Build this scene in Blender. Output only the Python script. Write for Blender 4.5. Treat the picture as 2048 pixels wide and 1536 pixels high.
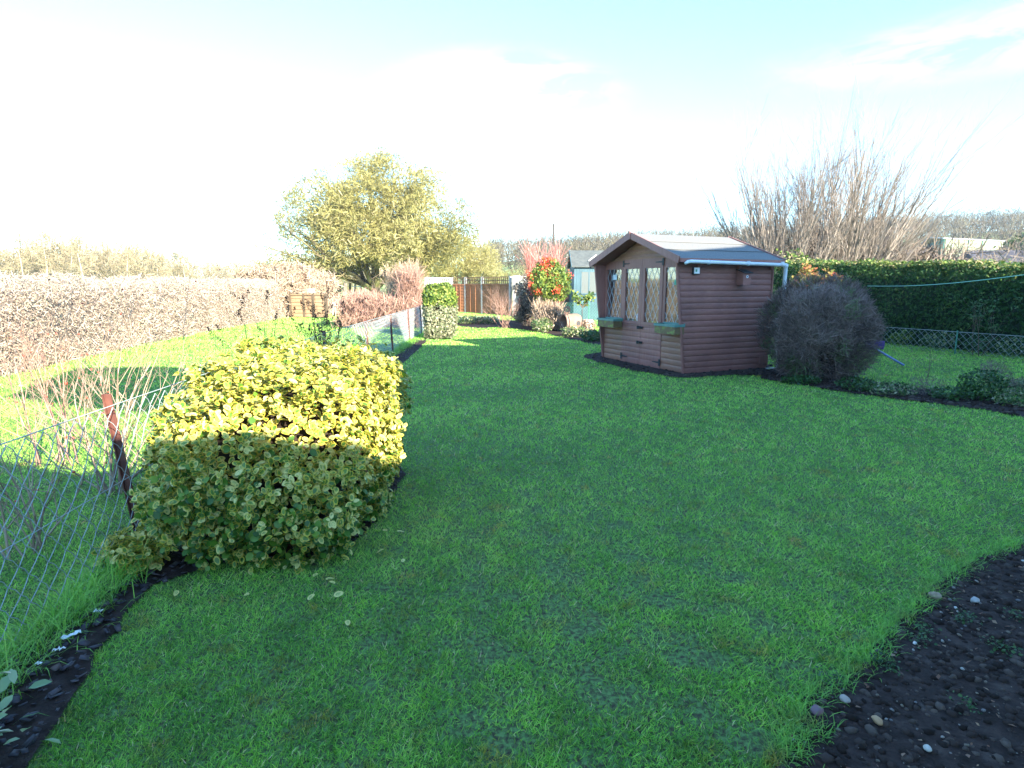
import bpy, math, random
import numpy as np
from math import sin, cos, tan, atan, radians as R, pi

# ---------------------------------------------------------------- camera, sky, sun, exposure
SC = bpy.context.scene
for o in list(bpy.data.objects): bpy.data.objects.remove(o)
F, HY, HC = 1200.0, 570.0, 1.5
PITCH = atan((768 - HY) / F)
cam_d = bpy.data.cameras.new('camera'); cam = bpy.data.objects.new('camera', cam_d)
SC.collection.objects.link(cam); SC.camera = cam
cam.location = (0, 0, HC); cam.rotation_euler = (pi / 2 - PITCH, 0, 0)
cam_d.sensor_width = 36; cam_d.lens = F / 2048 * 36
cam_d.clip_start = 0.05; cam_d.clip_end = 6000
PHI, TEL = R(35), 0.37
SUN = np.array([sin(PHI), -cos(PHI), TEL]); SUN /= np.linalg.norm(SUN)
sl = bpy.data.lights.new('sun', 'SUN'); so = bpy.data.objects.new('sun', sl); SC.collection.objects.link(so)
sl.energy = 4.3; sl.angle = R(0.5); sl.color = (1.0, 0.90, 0.74)
so.rotation_euler = (pi / 2 - atan(TEL), 0, PHI); so.location = (6, -9, 8)
W = bpy.data.worlds.new("World"); SC.world = W; W.use_nodes = True
wn = W.node_tree.nodes; wl = W.node_tree.links; bg = wn['Background']
sky = wn.new('ShaderNodeTexSky'); sky.sky_type = 'NISHITA'; sky.sun_disc = False
sky.sun_elevation = atan(TEL); sky.sun_rotation = pi - PHI
sky.air_density = 1.0; sky.dust_density = 0.4; sky.ozone_density = 4.0
tc = wn.new('ShaderNodeTexCoord')
def cloud(px, py, sx, sy, amt):
    a = math.atan2(px - 1024, F); e = PITCH * -1 + atan((768 - py) / F)
    c = (sin(a) * cos(e), cos(a) * cos(e), sin(e))
    mp = wn.new('ShaderNodeMapping'); mp.vector_type = 'POINT'
    sub = wn.new('ShaderNodeVectorMath'); sub.operation = 'SUBTRACT'; sub.inputs[1].default_value = c
    wl.new(tc.outputs['Generated'], sub.inputs[0])
    wl.new(sub.outputs[0], mp.inputs[0]); mp.inputs['Scale'].default_value = (1 / sx, 1, 1 / sy); mp.inputs['Rotation'].default_value = (0, 0, 0)
    ln = wn.new('ShaderNodeVectorMath'); ln.operation = 'LENGTH'; wl.new(mp.outputs[0], ln.inputs[0])
    mr = wn.new('ShaderNodeMapRange'); mr.inputs[1].default_value = 0.15; mr.inputs[2].default_value = 1.0
    mr.inputs[3].default_value = amt; mr.inputs[4].default_value = 0; mr.interpolation_type = 'SMOOTHSTEP'
    wl.new(ln.outputs['Value'], mr.inputs[0]); return mr.outputs[0]
mp2 = wn.new('ShaderNodeMapping'); mp2.inputs['Scale'].default_value = (3, 3, 11); mp2.inputs['Rotation'].default_value = (0, 0.5, 0)
wl.new(tc.outputs['Generated'], mp2.inputs[0])
nz = wn.new('ShaderNodeTexNoise'); nz.inputs['Scale'].default_value = 3.0; nz.inputs['Detail'].default_value = 9; nz.inputs['Roughness'].default_value = 0.62
nz.inputs['Distortion'].default_value = 0.6; wl.new(mp2.outputs[0], nz.inputs[0])
nr = wn.new('ShaderNodeMapRange'); nr.inputs[1].default_value = 0.40; nr.inputs[2].default_value = 0.68; wl.new(nz.outputs[0], nr.inputs[0])
s = None
for c in ((1000, 200, .22, .08, .34), (1900, 180, .28, .05, .15), (880, 250, .30, .05, .25)):
    o_ = cloud(*c)
    if s is None: s = o_
    else:
        m = wn.new('ShaderNodeMath'); m.operation = 'MAXIMUM'; wl.new(s, m.inputs[0]); wl.new(o_, m.inputs[1]); s = m.outputs[0]
mm = wn.new('ShaderNodeMath'); mm.operation = 'MULTIPLY'; wl.new(s, mm.inputs[0]); wl.new(nr.outputs[0], mm.inputs[1])
mx = wn.new('ShaderNodeMixRGB'); wl.new(mm.outputs[0], mx.inputs[0]); wl.new(sky.outputs[0], mx.inputs[1]); mx.inputs[2].default_value = (9.0, 9.0, 9.2, 1)
ti = wn.new('ShaderNodeMixRGB'); ti.blend_type = 'MULTIPLY'; ti.inputs[0].default_value = 1; ti.inputs[2].default_value = (.73, .94, 1.0, 1)
wl.new(mx.outputs[0], ti.inputs[1]); wl.new(ti.outputs[0], bg.inputs['Color']); bg.inputs['Strength'].default_value = 0.125
SC.view_settings.view_transform = 'Standard'; SC.view_settings.look = 'None'
SC.view_settings.exposure = 2.68; SC.view_settings.gamma = 1
SC.render.engine = 'CYCLES'
SC.cycles.max_bounces = 6; SC.cycles.diffuse_bounces = 3; SC.cycles.glossy_bounces = 3; SC.cycles.transmission_bounces = 4
SC.cycles.transparent_max_bounces = 6; SC.cycles.volume_bounces = 0

# ---------------------------------------------------------------- helpers
random.seed(7); RNG = np.random.default_rng(7)
def ray(px, py):
    x, y, z = px - 1024, F, 768 - py
    return np.array([x, y * cos(PITCH) + z * sin(PITCH), -y * sin(PITCH) + z * cos(PITCH)])
def G(px, py, z=0.0):                    # ground point seen at a photo pixel
    r = ray(px, py); t = (z - HC) / r[2]; return np.array([r[0] * t, r[1] * t, z])
def AT(px, py, y):                       # point at forward distance y seen at a photo pixel
    r = ray(px, py); t = y / r[1]; return np.array([r[0] * t, y, HC + r[2] * t])

def newmesh(name, verts, faces, mat, parent=None, attrs=None, smooth=False, loc=None):
    me = bpy.data.meshes.new(name)
    verts = np.asarray(verts, np.float32).reshape(-1, 3)
    if isinstance(faces, np.ndarray):
        nf, k = faces.shape; me.vertices.add(len(verts)); me.vertices.foreach_set('co', verts.ravel())
        me.loops.add(nf * k); me.loops.foreach_set('vertex_index', faces.astype(np.int32).ravel())
        me.polygons.add(nf); me.polygons.foreach_set('loop_start', np.arange(0, nf * k, k, dtype=np.int32))
        me.polygons.foreach_set('loop_total', np.full(nf, k, np.int32))
        me.update(calc_edges=True)
    else:
        me.from_pydata([tuple(map(float, v)) for v in verts], [], faces)
    if attrs:
        for k_, v in attrs.items():
            a = me.attributes.new(k_, 'FLOAT', 'POINT'); a.data.foreach_set('value', np.asarray(v, np.float32))
    if smooth: me.polygons.foreach_set('use_smooth', [True] * len(me.polygons))
    if mat: me.materials.append(mat)
    ob = bpy.data.objects.new(name, me); SC.collection.objects.link(ob)
    if parent: ob.parent = parent
    if loc is not None: ob.location = tuple(map(float, loc))
    return ob
def tag(o, label=None, cat=None, group=None, kind=None):
    if label: o['label'] = label
    if cat: o['category'] = cat
    if group: o['group'] = group
    if kind: o['kind'] = kind
    return o
def thing(name, label, cat, loc=(0, 0, 0), rz=0, group=None):
    o = bpy.data.objects.new(name, None); SC.collection.objects.link(o)
    o.empty_display_size = 0.2
    o.location = tuple(map(float, loc)); o.rotation_euler = (0, 0, rz); return tag(o, label, cat, group)

class MB:
    def __init__(s): s.v = []; s.f = []
    def add(s, v, f):
        n = len(s.v); s.v += [tuple(map(float, p)) for p in v]; s.f += [tuple(i + n for i in q) for q in f]
    def box(s, a, b, M=None):
        x0, y0, z0 = a; x1, y1, z1 = b
        v = [(x0,y0,z0),(x1,y0,z0),(x1,y1,z0),(x0,y1,z0),(x0,y0,z1),(x1,y0,z1),(x1,y1,z1),(x0,y1,z1)]
        if M is not None: v = [M(p) for p in v]
        s.add(v, [(0,3,2,1),(4,5,6,7),(0,1,5,4),(1,2,6,5),(2,3,7,6),(3,0,4,7)])
    def beam(s, p, q, w, h, up=(0, 0, 1)):       # box along p-q
        p = np.array(p, float); q = np.array(q, float); d = q - p; d /= np.linalg.norm(d)
        u = np.array(up, float); sd = np.cross(d, u)
        if np.linalg.norm(sd) < 1e-4: sd = np.cross(d, (1, 0, 0))
        sd /= np.linalg.norm(sd); u = np.cross(sd, d); v = []
        for e in (p, q):
            for a, b in ((-1,-1),(1,-1),(1,1),(-1,1)): v.append(e + sd * a * w / 2 + u * b * h / 2)
        s.add(v, [(0,1,2,3),(7,6,5,4),(0,4,5,1),(1,5,6,2),(2,6,7,3),(3,7,4,0)])
    def prism(s, poly, h, axis='z', M=None):     # poly 2-D list extruded between h[0], h[1] along axis
        n = len(poly); v = []
        for t in h:
            for a, b in poly:
                v.append((a, b, t) if axis == 'z' else (t, a, b) if axis == 'x' else (a, t, b))
        if M is not None: v = [M(p) for p in v]
        f = [tuple(range(n)), tuple(range(2 * n - 1, n - 1, -1))]
        for i in range(n): j = (i + 1) % n; f.append((i, n + i, n + j, j))
        s.add(v, f)
    def tube(s, pts, rad, n=8, cap=True):
        pts = [np.array(p, float) for p in pts]
        if not hasattr(rad, '__len__'): rad = [rad] * len(pts)
        v = []; 
        for i, p in enumerate(pts):
            d = pts[min(i + 1, len(pts) - 1)] - pts[max(i - 1, 0)]; d /= (np.linalg.norm(d) + 1e-9)
            a = np.cross(d, (0, 0, 1) if abs(d[2]) < .9 else (1, 0, 0)); a /= np.linalg.norm(a); b = np.cross(d, a)
            for k in range(n):
                t = 2 * pi * k / n; v.append(p + rad[i] * (a * cos(t) + b * sin(t)))
        f = []
        for i in range(len(pts) - 1):
            for k in range(n): j = (k + 1) % n; f.append((i*n+k, i*n+j, (i+1)*n+j, (i+1)*n+k))
        if cap: f += [tuple(range(n - 1, -1, -1)), tuple(range((len(pts) - 1) * n, len(pts) * n))]
        s.add(v, f)
    def lathe(s, prof, c=(0, 0, 0), n=20, axis=None):
        v = []; f = []
        for r, z in prof:
            for k in range(n): t = 2 * pi * k / n; v.append((r * cos(t), r * sin(t), z))
        for i in range(len(prof) - 1):
            for k in range(n): j = (k + 1) % n; f.append((i*n+k, i*n+j, (i+1)*n+j, (i+1)*n+k))
        if axis is not None:
            v = [axis(p) for p in v]
        s.add([(p[0] + c[0], p[1] + c[1], p[2] + c[2]) for p in v], f)
    def pieces(s, name, mat, parent=None, world=False):   # one object per connected piece
        par = list(range(len(s.v)))
        def fd(i):
            while par[i] != i: par[i] = par[par[i]]; i = par[i]
            return i
        for q in s.f:
            for j in q[1:]: par[fd(j)] = fd(q[0])
        gr = {}
        for i in range(len(s.v)): gr.setdefault(fd(i), []).append(i)
        for g_ in gr.values():
            ix = {a: k for k, a in enumerate(g_)}; m = MB(); m.v = [s.v[a] for a in g_]; m.f = [tuple(ix[a] for a in q) for q in s.f if q[0] in ix]
            m.build(name, mat, parent, world)
    def build(s, name, mat, parent=None, world=False, smooth=False, bevel=0):
        v = np.array(s.v)
        if world and parent is not None: v = v - np.array(parent.location)
        o = newmesh(name, v, s.f, mat, parent, smooth=smooth)
        if bevel:
            b = o.modifiers.new('b', 'BEVEL'); b.width = bevel; b.segments = 2; b.limit_method = 'ANGLE'
        return o

# ---- materials
def M_new(name):
    m = bpy.data.materials.new(name); m.use_nodes = True
    return m, m.node_tree.nodes, m.node_tree.links, m.node_tree.nodes['Principled BSDF']
def ramp(nd, stops):
    r = nd.new('ShaderNodeValToRGB'); e = r.color_ramp.elements
    while len(e) < len(stops): e.new(0.5)
    for i, (p, c) in enumerate(stops): e[i].position = p; e[i].color = (c[0], c[1], c[2], 1)
    return r
def noise(nd, lk, scale, detail=4, rough=.55, sc=None, obj=True, dist=0):
    t = nd.new('ShaderNodeTexCoord'); mp = nd.new('ShaderNodeMapping'); n = nd.new('ShaderNodeTexNoise')
    lk.new(t.outputs['Object'], mp.inputs[0]); lk.new(mp.outputs[0], n.inputs['Vector'])
    if sc: mp.inputs['Scale'].default_value = sc
    n.inputs['Scale'].default_value = scale; n.inputs['Detail'].default_value = detail; n.inputs['Roughness'].default_value = rough
    n.inputs['Distortion'].default_value = dist
    return n.outputs['Fac']
def mat_noise(name, stops, scale=5, rough=.8, bump=0, sc=None, spec=.3, detail=5, bscale=None, metallic=0):
    m, nd, lk, b = M_new(name); r = ramp(nd, stops); f = noise(nd, lk, scale, detail, sc=sc); lk.new(f, r.inputs[0])
    lk.new(r.outputs[0], b.inputs['Base Color']); b.inputs['Roughness'].default_value = rough
    b.inputs['Specular IOR Level'].default_value = spec; b.inputs['Metallic'].default_value = metallic
    if bump:
        bp = nd.new('ShaderNodeBump'); bp.inputs['Strength'].default_value = bump; bp.inputs['Distance'].default_value = .01
        f2 = noise(nd, lk, bscale or scale * 3, 6, sc=sc); lk.new(f2, bp.inputs['Height']); lk.new(bp.outputs[0], b.inputs['Normal'])
    return m
def mat_leaf(name, stops, trans=.3, rough=.5, spec=.3, big=None):
    m, nd, lk, b = M_new(name); a = nd.new('ShaderNodeAttribute'); a.attribute_name = 'r'
    r = ramp(nd, stops); lk.new(a.outputs['Fac'], r.inputs[0]); col = r.outputs[0]
    if big:                                    # patches over the plant / lawn
        f = noise(nd, lk, big[0], 5, .65); r2 = ramp(nd, big[1]); lk.new(f, r2.inputs[0])
        mxx = nd.new('ShaderNodeMixRGB'); mxx.blend_type = 'MULTIPLY'; mxx.inputs[0].default_value = 1
        lk.new(col, mxx.inputs[1]); lk.new(r2.outputs[0], mxx.inputs[2]); col = mxx.outputs[0]
    lk.new(col, b.inputs['Base Color']); b.inputs['Roughness'].default_value = rough; b.inputs['Specular IOR Level'].default_value = spec
    if trans:
        t = nd.new('ShaderNodeBsdfTranslucent'); lk.new(col, t.inputs[0]); ms = nd.new('ShaderNodeMixShader'); ms.inputs[0].default_value = trans
        lk.new(b.outputs[0], ms.inputs[1]); lk.new(t.outputs[0], ms.inputs[2]); lk.new(ms.outputs[0], nd['Material Output'].inputs[0])
    return m

# ---- scattered leaves / blades
def norm(a): return a / (np.linalg.norm(a, axis=-1, keepdims=True) + 1e-9)
def scatter(name, tv, tf, pos, nrm, updir, size, mat, parent=None, r=None, e=None, loc=None, wid=1.0, flat=False):
    """template lies in its XY plane (length along +Y), normal +Z; placed at pos with +Z along nrm, +Y near updir"""
    n = len(pos); Z = norm(nrm); Y = norm(updir - Z * np.sum(updir * Z, 1, keepdims=True)); X = np.cross(Y, Z)
    size = np.broadcast_to(size, (n,)); wid = np.broadcast_to(wid, (n,))
    tv = np.asarray(tv, float); k = len(tv)
    V = pos[:, None, :] + size[:, None, None] * (tv[None, :, 0, None] * wid[:, None, None] * X[:, None, :] + tv[None, :, 1, None] * Y[:, None, :] + tv[None, :, 2, None] * Z[:, None, :])
    if r is None: r = RNG.random(n)
    att = {'r': np.repeat(r, k)}
    if e is not None: att['e'] = np.tile(np.asarray(e, float), n)
    kk = {len(q) for q in tf}
    if len(kk) == 1:
        fs = (np.asarray(tf)[None] + (np.arange(n) * k)[:, None, None]).reshape(-1, kk.pop())
    else:                                     # mixed: split into tris
        tr = []
        for q in tf:
            for i in range(1, len(q) - 1): tr.append((q[0], q[i], q[i + 1]))
        fs = (np.asarray(tr)[None] + (np.arange(n) * k)[:, None, None]).reshape(-1, 3)
    return newmesh(name, V.reshape(-1, 3), fs, mat, parent, att, loc=loc)
LEAF = ([(0,0,0),(.3,.45,.06),(0,1,-.05),(-.3,.45,.06)], [(0,1,2),(0,2,3)])
LEAFW = ([(0,0,0),(.36,.3,.08),(.34,.7,.06),(0,1,-.08),(-.34,.7,.06),(-.36,.3,.08),(0,.5,0)], [(0,1,6),(1,2,6),(2,3,6),(3,4,6),(4,5,6),(5,0,6)])
SLIV = ([(-.5,0,0),(.5,0,0),(.3,1,.0),(-.3,1,0)], [(0,1,2,3)])
def euo():
    v = []; e = []
    for s_, ee in ((1, 1.0), (.6, 0.0)):
        for k in range(10):
            t = 2 * pi * k / 10; x = .31 * cos(t) * s_; y = .5 + .5 * sin(t) * s_
            x *= 1.0 - .25 * (y - .45); v.append((x, y, .10 * abs(x) / .3 + (-.12 * (y - .5) ** 2))); e.append(ee)
    v.append((0, .5, -.02)); e.append(0.)
    f = []
    for k in range(10): j = (k + 1) % 10; f += [(k, j, 10 + j), (k, 10 + j, 10 + k), (10 + k, 10 + j, 20)]
    return v, f, e
def rdir(n): return norm(RNG.normal(size=(n, 3)))
def fbm(p, seed=0, base=1.0, oct=4):
    g = np.random.default_rng(seed); out = np.zeros(len(p)); a = 1; fq = base
    for _ in range(oct):
        for _ in range(3):
            d = g.normal(size=3); d /= np.linalg.norm(d); out += a * np.sin(p @ d * fq * 6.28 + g.random() * 6.28)
        a *= .55; fq *= 1.9
    return out / 4
def shell(n, half, expo=(4, 4, 3), inner=.6, cz=.5, seed=0, lump=.08, freq=1.0, zmin=.0):
    """points in the outer shell of a rounded box of half sizes half, base at z=0; returns pos, outward normal, depth"""
    a = np.array(half, float); P = []; Nn = []; D = []
    tot = 0
    while tot < n:
        q = RNG.uniform(-1.15, 1.15, size=(n * 4, 3)); q2 = q * a
        Fv = (np.abs(q) ** np.array(expo)).sum(1); k = 1 + lump * fbm(q2, seed, freq)
        lv = Fv ** (1 / max(expo)) / k
        z = q2[:, 2] + a[2]
        m = (lv < 1) & (lv > inner) & (z > zmin) & (RNG.random(len(lv)) < ((lv - inner) / (1 - inner)) ** .5)
        q = q[m]; lv = lv[m]; g = np.sign(q) * np.array(expo) * np.abs(q) ** (np.array(expo) - 1) / a
        P.append(np.c_[q2[m][:, :2], z[m]]); Nn.append(norm(g)); D.append(lv); tot += m.sum()
    return np.concatenate(P)[:n], np.concatenate(Nn)[:n], np.concatenate(D)[:n]
def core(half, mat, parent, expo=4, k=.62, name='branches_or_core', seed=1):  # solid core added inside the leaves to block light
    v = []; f = []; nu, nv = 24, 12
    sg = lambda c, p: math.copysign(abs(c) ** p, c)
    for i in range(nv + 1):
        ph = -pi / 2 + pi * i / nv
        for j in range(nu):
            t = 2 * pi * j / nu; p = 2 / expo
            v.append((half[0]*k*sg(cos(ph), p)*sg(cos(t), p), half[1]*k*sg(cos(ph), p)*sg(sin(t), p), half[2] + half[2]*k*sg(sin(ph), p)))
    for i in range(nv):
        for j in range(nu): jj = (j + 1) % nu; f.append((i*nu+j, i*nu+jj, (i+1)*nu+jj, (i+1)*nu+j))
    v = np.array(v); v += (fbm(v, seed, 1.2) * .06)[:, None] * norm(v - np.array([0, 0, half[2]]))
    return newmesh(name, v, f, mat, parent)

# ---- branching plants: list of segments -> tapered prisms
def segs_mesh(name, S, mat, parent, n=3, attr=True):
    """S: array (m, 8): p(3) q(3) r0 r1"""
    S = np.asarray(S, float); m = len(S); p = S[:, 0:3]; q = S[:, 3:6]; d = norm(q - p)
    ref = np.where(np.abs(d[:, 2:3]) < .9, np.array([[0, 0, 1.]]), np.array([[1., 0, 0]]))
    a = norm(np.cross(d, ref)); b = np.cross(d, a); V = np.zeros((m, 2 * n, 3))
    for k in range(n):
        t = 2 * pi * k / n; o = a * cos(t) + b * sin(t); V[:, k] = p + o * S[:, 6:7]; V[:, n + k] = q + o * S[:, 7:8]
    fs = np.array([(k, (k + 1) % n, n + (k + 1) % n, n + k) for k in range(n)])
    fs = (fs[None] + (np.arange(m) * 2 * n)[:, None, None]).reshape(-1, 4)
    return newmesh(name, V.reshape(-1, 3), fs, mat, parent, {'r': np.repeat(RNG.random(m), 2 * n)})
def grow(out, ends, p, d, L, r, lev, maxlev, kids=(3, 5), spread=.7, curve=.25, up=.1, step=5, shrink=.62, tipr=.3, rshrink=.55, start=.3):
    """recursive branch"""
    p = np.array(p, float); d = np.array(d, float); d /= np.linalg.norm(d)
    pts = [p.copy()]; dirs = [d.copy()]
    for i in range(step):
        d = d + RNG.normal(size=3) * curve * .5 + np.array([0, 0, up]); d /= np.linalg.norm(d)
        p = p + d * L / step; pts.append(p.copy()); dirs.append(d.copy())
    rr = [r * (1 - (1 - tipr) * i / step) for i in range(step + 1)]
    for i in range(step): out.append([*pts[i], *pts[i + 1], rr[i], rr[i + 1]])
    if lev >= maxlev: ends.append((pts[-1], dirs[-1])); ends.append((pts[step // 2], dirs[step // 2])); return
    k = RNG.integers(kids[0], kids[1] + 1)
    for j in range(k):
        t = start + (1 - start) * (j + RNG.random()) / k; i = min(int(t * step), step - 1); fr = t * step - i
        pp = pts[i] * (1 - fr) + pts[i + 1] * fr; dd = dirs[i] + RNG.normal(size=3) * spread
        grow(out, ends, pp, dd, L * shrink * RNG.uniform(.75, 1.2), rr[i] * rshrink * 1.2, lev + 1, maxlev, kids, spread, curve, up, max(2, step - 1), shrink, tipr, rshrink, start)
    ends.append((pts[-1], dirs[-1]))

def in_poly(x, y, poly):
    c = np.zeros(len(x), bool); n = len(poly)
    for i in range(n):
        x0, y0 = poly[i][:2]; x1, y1 = poly[(i + 1) % n][:2]
        if y0 == y1: continue
        m = ((y0 > y) != (y1 > y)) & (x < (x1 - x0) * (y - y0) / (y1 - y0) + x0); c ^= m
    return c

# ---------------------------------------------------------------- ground
def sst(t): t = np.clip(t, 0, 1); return t * t * (3 - 2 * t)
TOPX = [-4000, -1500, -300, 0, 130, 250, 430, 560, 900, 985, 1050, 1140, 1250, 1340, 1500, 1700, 1860, 2048, 2400, 3500, 6000]
TOPY = [545, 545, 545, 548, 545, 548, 552, 550, 535, 524, 520, 516, 506, 502, 492, 482, 472, 456, 445, 440, 440]
def terr(x, y):
    x = np.asarray(x, float); y = np.asarray(y, float); d = np.hypot(x, y); yy = np.maximum(y, .3 * d + 1e-3)
    top = np.interp(1024 + F * x / yy, TOPX, TOPY); h200 = HC + (HY - top) / F * 200
    lo = np.where(x / yy < -.1, 140, 75)
    z = (h200 + 0) * sst((yy - lo) / (215 - lo)); return np.where(y > 0, z, z * 0) + np.where(yy > 215, (yy - 215) * 0.01, 0) * (y > 0)
rs = np.concatenate([[0], np.geomspace(1.0, 3000, 90)]); na = 180; gv = [(0, 0, 0)]; gf = []
for i, r_ in enumerate(rs[1:]):
    for k in range(na):
        a = 2 * pi * k / na; gv.append((r_ * sin(a), r_ * cos(a), 0))
gv = np.array(gv); gv[:, 2] = terr(gv[:, 0], gv[:, 1])
for k in range(na): gf.append((0, 1 + (k + 1) % na, 1 + k))
for i in range(len(rs) - 2):
    for k in range(na): j = (k + 1) % na; a0 = 1 + i * na; gf.append((a0 + k, a0 + j, a0 + na + j, a0 + na + k))
m_ground, nd, lk, pb = M_new('ground')
f1 = noise(nd, lk, 45, 8, .7); r1 = ramp(nd, [(.38, (.05, .036, .028)), (.47, (.08, .10, .04)), (.58, (.12, .24, .07)), (.75, (.19, .15, .09))]); lk.new(f1, r1.inputs[0])
f2 = noise(nd, lk, .35, 8, .6); r2 = ramp(nd, [(.35, (.20, .32, .10)), (.55, (.32, .42, .15)), (.7, (.36, .38, .18))]); lk.new(f2, r2.inputs[0])
tcg = nd.new('ShaderNodeTexCoord'); sx_ = nd.new('ShaderNodeSeparateXYZ'); lk.new(tcg.outputs['Object'], sx_.inputs[0]); mg = nd.new('ShaderNodeMapRange'); mg.inputs[1].default_value = 22; mg.inputs[2].default_value = 31; lk.new(sx_.outputs[1], mg.inputs[0])
mxg = nd.new('ShaderNodeMixRGB'); lk.new(mg.outputs[0], mxg.inputs[0]); lk.new(r1.outputs[0], mxg.inputs[1]); lk.new(r2.outputs[0], mxg.inputs[2]); lk.new(mxg.outputs[0], pb.inputs['Base Color']); pb.inputs['Roughness'].default_value = .95; pb.inputs['Specular IOR Level'].default_value = .1
tag(newmesh('ground', gv, gf, m_ground, smooth=True), kind='structure')
m_soil = mat_noise('soil', [(.3, (.020, .013, .010)), (.55, (.045, .030, .025)), (.8, (.09, .066, .054))], 14, .95, 1.0, spec=.15, detail=9, bscale=55)
FXY = [-1, 1, 2.2, 3.3, 8, 13.5, 18.4, 26, 40]; FXX = [-1.9, -1.98, -2.05, -2.15, -2.5, -2.66, -2.82, -3.05, -3.4]
def fx(y): return np.interp(y, FXY, FXX)
poly_mulch = [(fx(y) + .02, y) for y in (0.8, 2.2, 3.3, 5, 8, 12, 16.5)] + [(-2.3, 16.3), (-2.16, 13), (-2.1, 11), (-1.98, 9.5), (-1.75, 7), (-1.25, 5.5), (-.84, 4.6), (-.90, 3.3), (-1.12, 3.12), (-1.5, 3.1), (-1.82, 2.85), (-1.74, 2.4), (-1.62, 2.0), (-1.50, 1.6), (-1.40, .8)]
poly_soil = [tuple(G(*p)[:2]) for p in ((2048, 1085), (1960, 1118), (1880, 1165), (1810, 1235), (1740, 1315), (1680, 1365), (1610, 1405), (1560, 1536))] + [(.85, 1.2), (1.2, .6), (4.5, .6), (5.5, 2.5), (4.6, 3.9)]
poly_border = [tuple(G(*p)[:2]) for p in ((1520, 757), (1600, 772), (1700, 787), (1850, 806), (1960, 820), (2048, 836), (2300, 875), (2300, 835), (2048, 806), (1900, 788), (1760, 765), (1640, 742), (1540, 738))]
poly_apron = [tuple(G(*p)[:2]) for p in ((1158, 714), (1190, 722), (1270, 742), (1350, 757), (1380, 757), (1440, 752), (1540, 752), (1545, 730), (1367, 735), (1207, 705), (1175, 708))]
poly_bed = [tuple(G(*p)[:2]) for p in ((905, 652), (960, 657), (1000, 655), (1050, 660), (1090, 667), (1130, 676), (1192, 690), (1215, 690), (1200, 664), (1150, 650), (1085, 646), (1040, 641), (925, 641))]
def wob(poly, n, amp, seed):
    out = []; g = np.random.default_rng(seed)
    for i in range(len(poly)):
        a = np.array(poly[i]); b = np.array(poly[(i + 1) % len(poly)]); k = max(1, int(np.linalg.norm(b - a) / n))
        for j in range(k): out.append(tuple(a + (b - a) * j / k + g.normal(size=2) * amp))
    return out
poly_mulch, poly_soil, poly_border, poly_apron, poly_bed = [wob(p, .12 if i < 2 else .3, .012 if i < 2 else .04, i) for i, p in enumerate((poly_mulch, poly_soil, poly_border, poly_apron, poly_bed))]
def sheet(name, poly, z, mat):
    me = newmesh(name, [(x, y, z) for x, y in poly], [tuple(range(len(poly)))], mat); tag(me, kind='structure')
    return me
sheet('flower_bed', poly_soil, .012, m_soil); sheet('mulch_strip', poly_mulch, .012, m_soil)
sheet('border_soil', poly_border, .012, m_soil); sheet('shed_soil', poly_apron, .016, m_soil); sheet('back_bed', poly_bed, .012, m_soil)
polys = [poly_mulch, poly_soil, poly_border, poly_apron, poly_bed]
# crumbly soil lumps and pebbles of the near bed
def bbox_pts(poly, n, ymax=99):
    P = np.array(poly); lo = P.min(0); hi = P.max(0); hi[1] = min(hi[1], ymax); q = RNG.uniform(lo, hi, size=(n, 2)); return q[in_poly(q[:, 0], q[:, 1], poly)]
ROCK = None
def rocks(name, q, smin, smax, mat, z=.012, flat=.6, parent=None, power=3, seed=0):
    n = len(q); v0 = []; 
    t = (1 + 5 ** .5) / 2
    iv = norm(np.array([(-1,t,0),(1,t,0),(-1,-t,0),(1,-t,0),(0,-1,t),(0,1,t),(0,-1,-t),(0,1,-t),(t,0,-1),(t,0,1),(-t,0,-1),(-t,0,1)], float))
    fc = np.array([(0,11,5),(0,5,1),(0,1,7),(0,7,10),(0,10,11),(1,5,9),(5,11,4),(11,10,2),(10,7,6),(7,1,8),(3,9,4),(3,4,2),(3,2,6),(3,6,8),(3,8,9),(4,9,5),(2,4,11),(6,2,10),(8,6,7),(9,8,1)])
    s = smin + (smax - smin) * RNG.random(n) ** power
    V = iv[None] * RNG.uniform(.65, 1.25, size=(n, 12, 1)) * s[:, None, None] * np.stack([RNG.uniform(.7, 1.3, n), RNG.uniform(.7, 1.3, n), np.full(n, flat)], 1)[:, None, :]
    V = V + np.c_[q, np.full(n, z) + s * flat * .35][:, None, :]
    return newmesh(name, V.reshape(-1, 3), (fc[None] + (np.arange(n) * 12)[:, None, None]).reshape(-1, 3), mat, parent, {'r': np.repeat(RNG.random(n), 12)})
m_clod = mat_leaf('clod', [(0, (.020, .014, .011)), (.7, (.052, .036, .030)), (1, (.10, .075, .06))], 0, .95, .1)
m_peb = mat_leaf('pebble', [(0, (.10, .08, .06)), (.35, (.22, .17, .12)), (.6, (.13, .12, .12)), (.9, (.30, .27, .23)), (1, (.60, .58, .54))], 0, .8, .3)
q = bbox_pts(poly_soil, 42000, 4.2); tag(rocks('soil_clods', q, .003, .022, m_clod, .008, .7), kind='stuff')
q = bbox_pts(poly_soil, 3600, 4.2); tag(rocks('pebbles', q, .002, .010, m_peb, .018, .7, power=4), kind='stuff')
q = np.concatenate([bbox_pts(poly_apron, 2600), bbox_pts(poly_border, 5000)]); tag(rocks('border_clods', q, .008, .04, m_clod, .012, .6), kind='stuff')
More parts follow.
